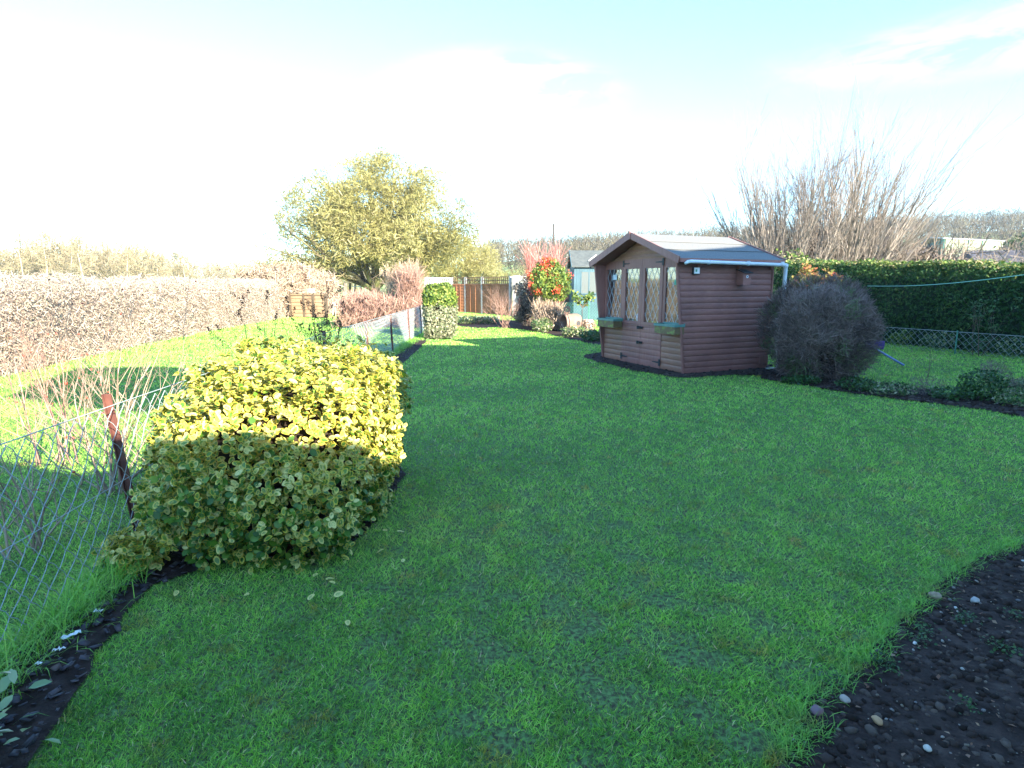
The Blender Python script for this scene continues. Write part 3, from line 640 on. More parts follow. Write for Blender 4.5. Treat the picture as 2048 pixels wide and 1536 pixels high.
prof([(1.748, 2.75 + dz), (.9, 2.95 + dz), (.0, 3.3 + dz), (-1.0, 3.95 + dz), (-.3, 5.0 + dz), (1.0, 4.75 + dz), (1.748, 4.35 + dz)], w0, w0 + .25, 'roof', m_tile)  # unseen roof wedge added to cast the shade band on the left

# ---------------------------------------------------------------- chain link fence on the left
m_wire = mat_noise('galvanised', [(.3, (.24, .29, .29)), (.7, (.38, .43, .43))], 60, .45, spec=.5)
m_rust = mat_noise('rusty_iron', [(.3, (.075, .028, .022)), (.6, (.12, .045, .032)), (.8, (.16, .075, .05))], 14, .8, .3)
def mesh_strands(y0, y1, h, xf, rad, p=.058, zc=.062, z0=.03, zf=None):
    S = []; s = y0; i = 0; rows = int(h / zc)
    while s < y1:
        r_ = rad(s); a = []
        for k in range(rows + 1):
            yy = s + (p if (k + i) % 2 else 0) + .004 * sin(k * .9 + s * 2); zz = z0 + k * zc * (h / (rows * zc)); zz += .012 * sin(s * 1.7 + k * .3)
            bow = .010 * sin(pi * ((k * .5) % 1)); top = zf(s) if zf else 1
            a.append((xf(yy) + (.003 if k % 2 else -.003) + .02 * sin(s * 2.1 + zz * 4), yy, zz * top))
        for k in range(rows):
            if s < 7:
                m_ = [(a[k][j] + a[k + 1][j]) / 2 for j in range(3)]; m_[1] += .006; m_[2] += .004
                S.append([*a[k], *m_, r_, r_]); S.append([*m_, *a[k + 1], r_, r_])
            else: S.append([*a[k], *a[k + 1], r_, r_])
        s += p; i += 1
    return S
cf = thing('chain_link_fence', 'low galvanised chain link fence with rusty iron posts along the left edge of the lawn', 'fence', (fx(3.3), 3.3, 0))
def wshift(S, o): S = np.array(S, float); L = np.array(o.location); S[:, 0:3] -= L; S[:, 3:6] -= L; return S
segs_mesh('mesh', wshift(mesh_strands(.9, 24, .82, fx, lambda y: .0023 if y < 4 else (.0026 if y < 9 else .0036)), cf), m_wire, cf)
S = []
ysx = np.arange(.9, 24, .25)
for zz in (.865,):
    for a, b_ in zip(ysx[:-1], ysx[1:]): S.append([fx(a), a, zz, fx(b_), b_, zz, .003 if a < 6 else .005, .003 if a < 6 else .005])
segs_mesh('top_wire', wshift(S, cf), m_wire, cf, n=5)
S = []
for a, b_ in zip(ysx[:-1], ysx[1:]): S.append([fx(a), a, .44, fx(b_), b_, .44, .0022, .0022])
segs_mesh('middle_wire', wshift(S, cf), m_wire, cf, n=5)
for i, (y, tl) in enumerate(((3.27, .13), (5.6, .02), (8.0, .03), (10.7, .05), (13.2, .04), (15.9, .03), (18.6, .03), (21.4, .02), (23.9, .0), (.6, .05))):
    x = fx(y) + .02; b = MB()
    b.beam((x, y, -.05), (x - tl, y + .02, .90), .042, .006, up=(0, 1, 0)); b.beam((x - .019, y + .003, -.05), (x - .019 - tl, y + .023, .90), .006, .04, up=(0, 1, 0))
    b.build('post', m_rust, cf, world=True)

# ---------------------------------------------------------------- variegated bush
def varieg(name, green, cream, thr=.62):
    m, nd, lk, b = M_new(name); a = nd.new('ShaderNodeAttribute'); a.attribute_name = 'e'; ar = nd.new('ShaderNodeAttribute'); ar.attribute_name = 'r'
    rg = ramp(nd, green); lk.new(ar.outputs['Fac'], rg.inputs[0]); rc = ramp(nd, cream); lk.new(ar.outputs['Fac'], rc.inputs[0])
    f = noise(nd, lk, 60, 3); ad = nd.new('ShaderNodeMath'); ad.operation = 'MULTIPLY_ADD'; lk.new(f, ad.inputs[0]); ad.inputs[1].default_value = .9; lk.new(a.outputs['Fac'], ad.inputs[2])
    s2 = nd.new('ShaderNodeMath'); s2.operation = 'MULTIPLY_ADD'; lk.new(ar.outputs['Fac'], s2.inputs[0]); s2.inputs[1].default_value = .35; lk.new(ad.outputs[0], s2.inputs[2])
    rr = ramp(nd, [(thr, (0, 0, 0)), (thr + .09, (1, 1, 1))]); 
    mr = nd.new('ShaderNodeMapRange'); mr.inputs[1].default_value = .2; mr.inputs[2].default_value = 1.8; lk.new(s2.outputs[0], mr.inputs[0]); lk.new(mr.outputs[0], rr.inputs[0])
    mx_ = nd.new('ShaderNodeMixRGB'); lk.new(rr.outputs[0], mx_.inputs[0]); lk.new(rg.outputs[0], mx_.inputs[1]); lk.new(rc.outputs[0], mx_.inputs[2])
    lk.new(mx_.outputs[0], b.inputs['Base Color']); b.inputs['Roughness'].default_value = .38; b.inputs['Specular IOR Level'].default_value = .45
    t = nd.new('ShaderNodeBsdfTranslucent'); lk.new(mx_.outputs[0], t.inputs[0]); ms = nd.new('ShaderNodeMixShader'); ms.inputs[0].default_value = .30
    lk.new(b.outputs[0], ms.inputs[1]); lk.new(t.outputs[0], ms.inputs[2]); lk.new(ms.outputs[0], nd['Material Output'].inputs[0]); return m
m_euo = varieg('variegated_leaf', [(0, (.07, .16, .025)), (.6, (.16, .28, .05)), (1, (.28, .38, .10))], [(0, (.46, .40, .05)), (.5, (.64, .53, .08)), (1, (.76, .68, .26))], .30)
m_greenleaf = mat_leaf('green_leaf', [(0, (.018, .055, .014)), (.5, (.035, .095, .022)), (1, (.07, .14, .035))], .25, .4, .4)
m_twigdark = mat_leaf('dark_twig', [(0, (.03, .022, .016)), (1, (.07, .05, .035))], 0, .9, .1)
def rosette_bush(n, half, expo, seed, lump, freq, size, per=5, inner=.72):
    P_, N_, D_ = shell(n // per, half, expo, inner=inner, seed=seed, lump=lump, freq=freq)
    ax_ = norm(N_ * .8 + np.array([0, 0, .55]) + RNG.normal(size=P_.shape) * .45)
    P2 = np.repeat(P_, per, 0); A2 = np.repeat(ax_, per, 0); k = len(P2)
    rd = norm(np.cross(A2, rdir(k))); Y = norm(rd + A2 * RNG.uniform(-.1, .9, (k, 1)))
    Zn = norm(A2 - Y * np.sum(A2 * Y, 1, keepdims=True) + RNG.normal(size=(k, 3)) * .15)
    return P2 + Y * .006, Zn, Y, size * RNG.uniform(.6, 1.15, k), np.repeat(D_, per)
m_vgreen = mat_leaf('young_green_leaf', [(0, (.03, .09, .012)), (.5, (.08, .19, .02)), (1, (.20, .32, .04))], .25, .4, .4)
vb = thing('variegated_bush', 'big rounded green and yellow variegated bush beside the chain link fence', 'bush', (-1.44, 3.92, 0), R(3))
core((.57, .84, .46), m_twigdark, vb, k=.74)
tv, tf, te = euo()
P_, N_, Y_, S_, D_ = rosette_bush(42000, (.675, .97, .72), (4.4, 4.0, 3.8), 3, .15, 1.2, .044)
P_[:, 2] -= .40; P_[:, 0] *= np.where(P_[:, 0] > 0, .80 + .20 * np.clip(P_[:, 2] / .5, 0, 1), .95 + .05 * np.clip(P_[:, 2] / .5, 0, 1)); k_ = P_[:, 2] > .005; P_, N_, Y_, S_ = P_[k_], N_[k_], Y_[k_], S_[k_]
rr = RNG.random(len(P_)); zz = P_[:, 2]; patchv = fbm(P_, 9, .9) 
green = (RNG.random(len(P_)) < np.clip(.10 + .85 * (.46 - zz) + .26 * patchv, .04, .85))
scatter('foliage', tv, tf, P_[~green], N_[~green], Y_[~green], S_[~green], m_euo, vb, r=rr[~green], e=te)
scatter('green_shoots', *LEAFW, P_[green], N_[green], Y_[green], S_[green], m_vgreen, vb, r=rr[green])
# small seedling shrub at the foot by the post
t = thing('seedling_bush', 'small scruffy variegated sprig low beside the leaning fence post', 'bush', (-2.02, 3.0, 0))
P_, N_, Y_, S_, D_ = rosette_bush(900, (.16, .16, .10), (2, 2, 2), 5, .3, 3, .045, inner=.2)
scatter('foliage', tv, tf, P_, N_, Y_, S_, m_euo, t, e=te)
# fallen leaves
fl = None
for i in range(19):
    px, py = random.choice(((690, 1130), (620, 1190), (560, 1180), (760, 1060), (840, 1080), (420, 1230), (720, 1230), (900, 1350)))
    px += random.gauss(0, 70); py += random.gauss(0, 45); g = G(px, py)
    if g[0] < fx(g[1]) + .1: continue
    if fl is None:
        P1 = np.array([[0., 0, 0]]); fl = scatter('fallen_leaf', tv, tf, P1, np.array([[.1, .1, 1.]]), np.array([[0, 1., 0.]]), .040, m_euo, r=np.array([.9]), e=te); o = fl
    else: o = fl.copy(); SC.collection.objects.link(o)
    o.location = (g[0], g[1], .032 + .012 * random.random()); o.rotation_euler = (random.gauss(0, .4), random.gauss(0, .4), random.random() * 6.28); s = random.uniform(.7, 1.25); o.scale = (s, s, s)
    tag(o, 'small pale fallen leaf lying on the shaded grass around the variegated bush', 'leaf', 'fallen leaves on the lawn')

# corner plant bottom left
m_pl = mat_leaf('pale_leaf', [(0, (.12, .20, .07)), (.6, (.25, .36, .16)), (.93, (.36, .44, .24)), (1, (.30, .06, .06))], .25, .35, .5)
g = G(-30, 1560); t = thing('broad_leaf_plant', 'pale green broad leaved plant at the bottom left corner', 'plant', (-1.70, 1.50, 0))
n = 200; P_ = np.c_[RNG.normal(size=(n, 2)) * (.085, .16), RNG.uniform(.02, .30, n)]; Y_ = norm(np.c_[RNG.normal(size=(n, 2)) + (.25, 0), RNG.uniform(-.3, .5, n)]); N_ = norm(np.c_[RNG.normal(size=(n, 2)) * .4, np.ones(n)])
scatter('foliage', [(x * .8, y, z) for x, y, z in LEAFW[0]], LEAFW[1], P_, N_, Y_, RNG.uniform(.045, .08, n), m_pl, t, wid=.75)
S = [[random.gauss(0, .03), random.gauss(0, .05), 0, random.gauss(0, .08), random.gauss(0, .12), random.uniform(.15, .3), .004, .002] for _ in range(24)]
segs_mesh('stems', S, m_twigdark, t)

# ---------------------------------------------------------------- bare shrubs
m_pale = mat_leaf('pale_twig', [(0, (.18, .13, .09)), (.6, (.32, .24, .17)), (1, (.42, .32, .25))], 0, .8, .2)
m_pink = mat_leaf('pink_twig', [(0, (.20, .11, .085)), (.6, (.33, .20, .15)), (1, (.42, .28, .21))], 0, .8, .2)
m_hip = mat_leaf('rose_hip', [(0, (.45, .06, .03)), (1, (.6, .16, .05))], 0, .4, .5)
m_dryleaf = mat_leaf('dry_leaf', [(0, (.18, .09, .06)), (.6, (.30, .18, .12)), (1, (.40, .27, .17))], .3, .8, .2)
def shrub(name, label, cat, base, stems, L, r, maxlev, mat, group=None, tilt=.5, leaf=None, part='twigs', yscale=1, **kw):
    t = thing(name, label, cat, base, 0, group); S = []; E = []
    for i in range(stems):
        a = RNG.random() * 6.28; tl = RNG.uniform(.0, tilt); d = np.array([cos(a) * tl, sin(a) * tl * yscale, 1])
        grow(S, E, (RNG.normal() * .06 * L, RNG.normal() * .06 * L, 0), d, L * RNG.uniform(.7, 1.1), r * RNG.uniform(.7, 1.2), 0, maxlev, **kw)
    segs_mesh(part, S, mat, t)
    if leaf:
        lm, cnt, size, nm = leaf; pts = np.array([e[0] for e in E]); i = RNG.integers(0, len(pts), cnt)
        
        if nm == 'hip':
            hb = MB(); hb.lathe([(0, 0), (.35, .15), (.5, .5), (.35, .85), (.12, 1), (.0, 1.1)], n=7); first = None
            for q in i:
                if first is None: o = hb.build('hip', lm, t, smooth=True); first = o
                else: o = first.copy(); SC.collection.objects.link(o); o.parent = t
                z_ = size * random.uniform(.4, .8); o.scale = (z_, z_, z_); o.location = tuple(pts[q]); o.rotation_euler = (random.gauss(0, .6), random.gauss(0, .6), 0)
        else: scatter(nm, *LEAF, pts[i] + RNG.normal(size=(cnt, 3)) * size * .4, rdir(cnt), rdir(cnt), size * RNG.uniform(.6, 1.2, cnt), lm, t)
    return t
shrub('bare_shrub', 'wide bare shrub with pale twigs and red hips behind the nearest fence post', 'shrub', (-2.9, 4.2, 0), 15, .95, .011, 3, m_pale, tilt=1.1, yscale=.8, leaf=(m_hip, 60, .022, 'hip'), kids=(3, 4), spread=.45, curve=.20, up=.06, shrink=.62)
shrub('bare_shrub', 'thin arching bare shrub with reddish twigs in front of the left hedge', 'shrub', (-3.9, 4.9, 0), 9, 1.15, .010, 2, m_pink, tilt=.9, leaf=(m_dryleaf, 90, .03, 'dead_leaves'), kids=(3, 5), spread=.4, curve=.2, up=.05)
shrub('bare_shrub', 'low spreading bare shrub poking through the fence mesh at far left', 'shrub', (-2.75, 3.2, 0), 9, .62, .008, 2, m_pale, tilt=1.0, leaf=(m_hip, 18, .02, 'hip'), kids=(3, 4), spread=.45, curve=.2)
# buddleias with dark seed heads
m_seed = mat_leaf('seed_head', [(0, (.04, .025, .02)), (1, (.10, .06, .045))], 0, .9, .1)
m_bst = mat_leaf('buddleia_stem', [(0, (.10, .075, .05)), (1, (.2, .15, .11))], 0, .9, .1)
def buddleia(label, base, stems, L, tilt, ns):
    t = thing('buddleia', label, 'shrub', base, 0, 'dead flower shrubs behind the fence'); S = []; E = []
    for i in range(stems):
        a = RNG.random() * 6.28; tl = RNG.uniform(.05, tilt); grow(S, E, (RNG.normal() * .04, RNG.normal() * .04, 0), (cos(a) * tl, sin(a) * tl, 1), L * RNG.uniform(.65, 1.05), .008, 0, 2, kids=(1, 3), spread=.4, curve=.1, up=.12, shrink=.4, start=.5)
    segs_mesh('stems', S, m_bst, t); E = E[::1]
    hp = np.array([e[0] for e in E]); hd = np.array([e[1] for e in E]); i = RNG.choice(len(hp), min(ns, len(hp)), replace=False); hp, hd = hp[i], hd[i]
    k = 46; u = RNG.random((len(hp), k)); L_ = RNG.uniform(.07, .15, (len(hp), 1)); rad = .022 * (1 - u) + .004
    P_ = hp[:, None] + hd[:, None] * (u * L_)[..., None] + rdir(len(hp) * k).reshape(len(hp), k, 3) * rad[..., None]; 
    for q in P_[:]: scatter('seed_head', *LEAF, q, rdir(len(q)), rdir(len(q)), .014, m_seed, t, wid=1.6)
g = AT(520, 700, 6.2); buddleia('thin shrub with dark seed heads behind the bush, left one of the two', (g[0], 6.2, 0), 7, 1.2, .35, 20)
g = AT(640, 700, 7.6); buddleia('wide shrub with many dark seed heads on thin stems, right one of the two', (g[0], 7.6, 0), 19, 1.2, .75, 64)

# ---------------------------------------------------------------- hedges
def hedge(name, label, cat, line, wid, hts, n, mats, corem, size, seed, lump=.10, bottom=0, sliver=False, kinds=None, twig=None, fsh=LEAF):
    """line: [(x,y)...]; face side covers both"""
    L = np.array(line, float); seg = np.linalg.norm(np.diff(L, axis=0), axis=1); cum = np.concatenate([[0], np.cumsum(seg)]); tot = cum[-1]
    base = L[0]; t = thing(name, label, cat, (base[0], base[1], 0))
    def fr(s):
        x = np.interp(s, cum, L[:, 0]); y = np.interp(s, cum, L[:, 1]); i = np.clip(np.searchsorted(cum, s) - 1, 0, len(seg) - 1); d = (L[i + 1] - L[i]) / seg[i][:, None]; return x, y, d
    out = []
    m = n * 3; s = RNG.uniform(0, tot, m); prox = np.interp(s, cum, np.linspace(0, 1, len(cum)))
    a = RNG.uniform(-1.05, 1.05, m); z = RNG.uniform(0, 1.08, m); x, y, d = fr(s); H_ = np.interp(s, cum, hts)
    lv = (np.abs(a) ** 5 + np.abs(z) ** 7) ** (1 / 6.)
    k = 1 + lump * fbm(np.c_[s * .5, a * wid, z * H_], seed, 1.1); lv = lv / k
    keep = (lv < 1) & (lv > .8); s, a, z, x, y, d, H_ = [q[keep] for q in (s, a, z, x, y, d, H_)]
    nrm2 = np.c_[-d[:, 1], d[:, 0]]; P_ = np.c_[x + nrm2[:, 0] * a * wid / 2 - base[0], y + nrm2[:, 1] * a * wid / 2 - base[1], z * H_ + bottom]
    top = z > .93; N_ = np.where(top[:, None], np.array([[0, 0, 1.]]), np.c_[nrm2 * np.sign(a)[:, None], np.zeros(len(a))])
    P_, N_ = P_[:n], N_[:n]; n = len(P_)
    pick = RNG.random(n); c0 = 0
    for (mt, frac, sz, nm) in mats:
        q = (pick >= c0) & (pick < c0 + frac); c0 += frac; kq = q.sum()
        NN = norm(N_[q] + RNG.normal(size=(kq, 3)) * .7); UU = norm(RNG.normal(size=(kq, 3)) + np.array([0, 0, .3]))
        r = np.clip(.5 + .18 * fbm(P_[q], seed + 3, .8) + RNG.normal(size=kq) * .2, 0, 1)
        scatter(nm, *(SLIV if nm in ('twigs',) else fsh), P_[q], NN, UU, sz * RNG.uniform(.6, 1.3, kq), mt, t, r=r, wid=(.10 if nm == 'twigs' else 1.0))
    if corem:
        v = []; f = []; K = 40; ss = np.linspace(0.1, tot - .1, K); x, y, d = fr(ss); hh = np.interp(ss, cum, hts); pr = [(-.36, 0), (-.38, .5), (-.34, .82), (0, .86), (.34, .82), (.38, .5), (.36, 0)]
        for i in range(K):
            for a_, z_ in pr: v.append((x[i] - d[i, 1] * a_ * wid - base[0], y[i] + d[i, 0] * a_ * wid - base[1], z_ * hh[i] + bottom))
        kk = len(pr)
        for i in range(K - 1):
            for j in range(kk - 1): f.append((i*kk+j, i*kk+j+1, (i+1)*kk+j+1, (i+1)*kk+j))
        f += [tuple(range(kk - 1, -1, -1)), tuple(range((K - 1) * kk, K * kk))]
        newmesh('branches_or_core', v, f, corem, t)  # solid filler added to stop light passing through the hedge
    return t
m_beech = mat_leaf('beech_leaf', [(0, (.24, .18, .135)), (.35, (.36, .285, .21)), (.65, (.45, .38, .285)), (.9, (.34, .34, .21)), (1, (.18, .22, .10))], .3, .7, .25)
m_bcore = mat_noise('hedge_core', [(.3, (.18, .13, .10)), (.7, (.28, .21, .16))], 8, .95, .5)
m_ltw = mat_leaf('hedge_twig', [(0, (.25, .19, .155)), (.6, (.38, .32, .265)), (1, (.47, .41, .35))], 0, .8, .2)
hedge('beech_hedge', 'long brown leaved clipped hedge along the left edge of the neighbouring garden', 'hedge', [(-8.2, 4.5), (-8.9, 9), (-9.9, 14.5), (-10.6, 20), (-11.0, 27.0)], 1.5, [1.62, 1.62, 1.64, 1.66, 1.72], 160000,
      [(m_beech, .72, .038, 'foliage'), (m_ltw, .28, .12, 'twigs')], m_bcore, .05, 4)
# taller unclipped stretch beyond
hedge('hawthorn_hedge', 'taller shaggy hawthorn hedge beyond the brown hedge and above the low panel fence', 'hedge', [(-11.6, 27.5), (-11.2, 31.5), (-9.6, 32.5)], 2.2, [2.1, 2.35, 1.9], 16000,
      [(m_beech, .3, .08, 'foliage'), (m_pale, .7, .34, 'twigs')], m_bcore, .05, 6, lump=.25)
m_con = mat_leaf('conifer', [(0, (.012, .040, .012)), (.5, (.028, .075, .018)), (.85, (.055, .11, .026)), (1, (.12, .15, .04))], .12, .7, .2)
m_ccore = mat_noise('conifer_core', [(.3, (.008, .018, .008)), (.7, (.016, .03, .012))], 8, .95, .5)
SPR = ([(0,0,0),(.16,.3,.03),(.05,.35,.0),(.2,.62,.05),(.04,.65,0),(0,1,-.05),(-.04,.65,0),(-.2,.62,.05),(-.05,.35,0),(-.16,.3,.03)], [(0,1,2),(2,3,4),(4,5,6),(6,7,8),(8,9,0),(0,2,8),(2,4,6),(2,6,8)])
hx = lambda y: 16.3 - .42 * y
hedge('conifer_hedge', 'tall clipped dark green conifer hedge along the right side beyond the wire fence', 'hedge', [(hx(7.5) + .9, 7.5), (hx(12) + .8, 12), (hx(16) + .75, 16), (hx(19.2) + .75, 19.2), (hx(23) + .9, 23)], 1.7, [1.78, 1.86, 2.05, 2.2, 2.3], 90000,
      [(m_con, 1.0, .10, 'foliage')], m_ccore, .05, 8, lump=.07, fsh=SPR)

# ---------------------------------------------------------------- trees
m_bark = mat_leaf('bark', [(0, (.06, .05, .035)), (.6, (.13, .11, .06)), (1, (.20, .19, .08))], 0, .9, .1)
m_catk = mat_leaf('catkin', [(0, (.12, .11, .04)), (.4, (.25, .23, .075)), (.75, (.34, .31, .12)), (1, (.40, .35, .20))], .35, .7, .2)
def bigtree(label, base, H, spread_, n1, seed, twigs, mat=None, r0=.34, lean=(0, 0), fork=.14, dome=None):
    global RNG
    RNG = np.random.default_rng(seed); t = thing('tree', label, 'tree', base); S = []; E = []
    mb = MB(); mb.tube([(0, 0, -.3), (lean[0]*.1, 0, H * .04), (lean[0]*.3, 0, H * fork)], [r0 * 1.35, r0, r0 * .9], 9)
    mb.build('trunk', m_bark, t)
    for i in range(n1):
        a = 2 * pi * i / n1 + RNG.random() * .7; el = RNG.uniform(.05, 1.15); d = np.array([cos(a) * cos(el), sin(a) * cos(el) * .9, sin(el) + .15])
        Lh = H * (.42 if el > .7 else .46 * spread_) * RNG.uniform(.85, 1.1)
        grow(S, E, (lean[0]*.3, 0, H * fork * RNG.uniform(.8, 1)), d, Lh, r0 * .55, 0, 4, kids=(3, 5), spread=.55, curve=.30, up=.03, step=5, shrink=.60, rshrink=.5, start=.25)
    S = np.array(S); segs_mesh('limbs', S, m_bark, t, n=4)
    P_ = np.array([e[0] for e in E]); D_ = np.array([e[1] for e in E])
    sm_ = S[S[:, 6] < r0 * .16]; P_ = np.concatenate([P_, (sm_[:, 0:3] + sm_[:, 3:6]) / 2]); D_ = np.concatenate([D_, norm(sm_[:, 3:6] - sm_[:, 0:3])]); i = RNG.integers(0, len(P_), twigs)
    pp = P_[i] + RNG.normal(size=(twigs, 3)) * H * .016; ud = norm(D_[i] + RNG.normal(size=(twigs, 3)) * .8)
    k = pp[:, 2] > .9
    if dome:
        cx, cz, ax_, ay_, az_ = dome; q = (pp - [cx, 0, cz]) / [ax_, ay_, az_]; k &= ((q ** 2).sum(1) < 1 + .25 * fbm(pp, seed + 2, .15)) | (RNG.random(len(pp)) < .12)
        nf = int(twigs * 1.0); q = rdir(nf) * RNG.uniform(.3, 1.0, (nf, 1)) ** .6; q[:, 2] = np.where(q[:, 2] < -.75, -q[:, 2], q[:, 2]); fp = q * [ax_, ay_, az_] * (1 + .09 * fbm(q * 4, seed + 5, .35))[:, None] + [cx, 0, cz]
        kf = (fbm(fp, seed + 9, .30, 4) > -.12) & (fp[:, 2] > 1.2 + 1.2 * (np.abs(fp[:, 0]) < 2.0)); fp = fp[kf]; pp = np.concatenate([pp[k], fp]); ud = np.concatenate([ud[k], norm(RNG.normal(size=fp.shape) + q[kf] * .8)])
    else: pp, ud = pp[k], ud[k]
    if dome and H > 8: kk = ~((np.abs(pp[:, 0] + .2) < 3.0) & (pp[:, 2] < 2.9 - .35 * np.abs(pp[:, 0] + .2))); pp, ud = pp[kk], ud[kk]
    n = len(pp)
    rr = np.clip(.5 + .3 * fbm(pp, seed, .12) + RNG.normal(size=n) * .22, 0, 1)
    scatter('crown', *SLIV, pp, rdir(n), ud, H * RNG.uniform(.012, .036, n), mat or m_catk, t, r=rr, wid=RNG.uniform(.05, .22, n)); return t
def GT(px, y): x = (px - 1024) / F * y * 1.0; return (x / cos(PITCH) * cos(PITCH), y, float(terr(x, y)))
bigtree('large spreading tree with yellow green budding crown in the middle distance', GT(757, 40), 9.6, 1.25, 12, 21, 90000, r0=.36, lean=(-.6, 0), dome=(.3, 5.35, 6.5, 5.2, 4.4))
bigtree('smaller pale yellow tree behind the trellis fence, right of the large tree', GT(925, 46), 5.6, 1.2, 9, 5, 30000, r0=.2, dome=(.2, 2.8, 2.9, 2.6, 2.6))
bigtree('low rounded olive tree behind the back fence, between tree and telegraph pole', GT(1010, 58), 4.0, 1.5, 8, 9, 20000, r0=.16)
bigtree('small dull green tree standing left of the big tree behind the metal fence', GT(640, 62), 5.2, 1.4, 8, 19, 20000, r0=.2)
RNG = np.random.default_rng(99)
# coppiced bare trees on the right
m_cop = mat_leaf('coppice_bark', [(0, (.10, .085, .072)), (.6, (.20, .17, .145)), (1, (.29, .245, .21))], 0, .85, .2)
def coppice(label, base, stems, H, leanx, tilt, r=.042, side=10):
    t = thing('coppiced_tree', label, 'tree', base, 0, 'bare multi stemmed trees behind the conifer hedge'); S = []; E = []
    for i in range(stems):
        f_ = (i + RNG.random()) / stems * 2 - 1; a = f_ * tilt + leanx; dp = RNG.normal() * .35
        grow(S, E, (f_ * .35, RNG.normal() * .3, .0), (sin(a), dp, cos(a)), H * RNG.uniform(.72, 1.02) * (1 - .18 * abs(a)), r * RNG.uniform(.6, 1.2), 0, 2, kids=(side, side + 2), spread=.22, curve=.09, up=.03, step=6, shrink=.36, rshrink=.46, start=.15, tipr=.34)
    for i in range(stems * 3):   # low tangled suckers
        a = RNG.uniform(-1.3, 1.3); grow(S, E, (RNG.normal() * .9, RNG.normal() * .6, 0), (sin(a), RNG.normal() * .4, cos(a)), H * .34 * RNG.uniform(.5, 1.1), r * .34, 1, 2, kids=(5, 7), spread=.5, curve=.25, up=.02, step=5, shrink=.4, rshrink=.5, start=.2, tipr=.3)
    segs_mesh('stems', S, m_cop, t)
coppice('bare multi stemmed tree with pale upright shoots just right of the summerhouse roof', GT(1565, 25), 42, 7.0, -.08, .38)
coppice('larger bare multi stemmed tree with shoots fanning out to the right above the hedge', GT(1680, 26), 64, 7.7, .10, .47)
m_thick = mat_leaf('thicket', [(0, (.09, .07, .055)), (.6, (.17, .135, .11)), (1, (.26, .21, .16))], 0, .9, .1)
def thicket(name, label, cat, x0, x1, y, h, n, mat, L, seed, wd=.09, group=None, kind=None, dy=1.5, up=.6, r=None, tall=None):
    xs = RNG.uniform(x0, x1, n); ys = y + RNG.normal(size=n) * dy * .5; hh = h * (1 + .25 * fbm(np.c_[xs, ys, np.zeros(n)], seed, .35)); zz = RNG.random(n) ** .8 * hh
    base = ((x0 + x1) / 2, y, float(terr((x0 + x1) / 2, y))); zb = terr(xs, ys) - base[2]
    o = scatter(name, *SLIV, np.c_[xs - base[0], ys - y, zb + zz], rdir(n), norm(RNG.normal(size=(n, 3)) + np.array([0, 0, up])), L * RNG.uniform(.5, 1.4, n), mat, r=np.clip(.5 + .25 * fbm(np.c_[xs, ys, zz], seed + 1, .5) + RNG.normal(size=n) * .2, 0, 1), wid=wd, loc=base)
    return tag(o, label, cat, group, kind)
thicket('bramble_thicket', 'tangled grey brown bare thicket under the multi stemmed trees', 'thicket', 11.0, 19.5, 27.5, 2.9, 9000, m_thick, .8, 3, .045, dy=2)
# ---- woods on the hill (one mass) and far left
def wood_mass(name, label, x_lo, x_hi, ylo, yhi, n, hh, seed, mat, tw, step=1):
    """many bare trees: trunk sliver + twig cloud; px range at random depth"""
    px = RNG.uniform(x_lo, x_hi, n); y = RNG.uniform(ylo, yhi, n); x = (px - 1024) / F * y; z = terr(x, y); h = hh * RNG.uniform(.7, 1.15, n)
    k = tw; P_ = []; U_ = []; S_ = []; R_ = []; Wd = []
    c = np.c_[x, y, z]; tz = np.array([0, 0, 1.])
    P_.append(c); U_.append(tz + RNG.normal(size=(n, 3)) * .05); S_.append(h * .8); R_.append(RNG.random(n) * .3); Wd.append(np.full(n, .03))
    # limbs
    m = 10; u = RNG.uniform(.15, .65, (n, m)); a = RNG.random((n, m)) * 6.28; d = np.stack([np.cos(a) * .5, np.sin(a) * .5, np.ones((n, m))], -1)
    P_.append((c[:, None] + tz * (u * h[:, None])[..., None]).reshape(-1, 3)); U_.append(d.reshape(-1, 3)); S_.append((h[:, None] * RNG.uniform(.25, .45, (n, m))).ravel()); R_.append(RNG.random(n * m) * .4); Wd.append(np.full(n * m, .03))
    q = norm(RNG.normal(size=(n, k, 3))) * (RNG.random((n, k, 1)) ** .45); q = q * np.stack([h * .36, h * .36, h * .40], -1)[:, None]
    P2 = c[:, None] + tz * (h * .60)[:, None, None] + q; P_.append(P2.reshape(-1, 3)); U_.append((q * [1, 1, .6] + tz * 1.5 + RNG.normal(size=q.shape) * 1.2).reshape(-1, 3))
    S_.append(RNG.uniform(.4, 1.3, n * k) * hh / 9); R_.append(np.clip(np.repeat(RNG.random(n) * .6 + .15, k) + RNG.normal(size=n * k) * .18, 0, 1)); Wd.append(RNG.uniform(.04, .14, n * k))
    P_ = np.concatenate(P_); N = len(P_)
    o = scatter(name, *SLIV, P_, rdir(N), np.concatenate(U_), np.concatenate(S_), mat, r=np.concatenate(R_), wid=np.concatenate(Wd)); return tag(o, label, 'wood', kind='stuff')
m_wd = mat_leaf('bare_wood', [(0, (.045, .04, .035)), (.5, (.10, .085, .06)), (1, (.17, .155, .09))], 0, .9, .1)
m_wdl = mat_leaf('bare_wood_left', [(0, (.13, .105, .07)), (.5, (.23, .19, .115)), (1, (.30, .255, .15))], 0, .9, .1)
wood_mass('hillside_wood', 'bare grey brown wood covering the hillside behind the garden', 940, 2500, 95, 225, 1500, 8.0, 1, m_wd, 110)
wood_mass('distant_wood', 'pale line of bare woodland on the horizon at the left', -500, 900, 150, 240, 420, 8.5, 2, m_wdl, 60)
wood_mass('valley_wood', 'pale bare scrub and young trees behind the brown hedge', -500, 330, 80, 125, 300, 8.8, 2, m_wdl, 130)
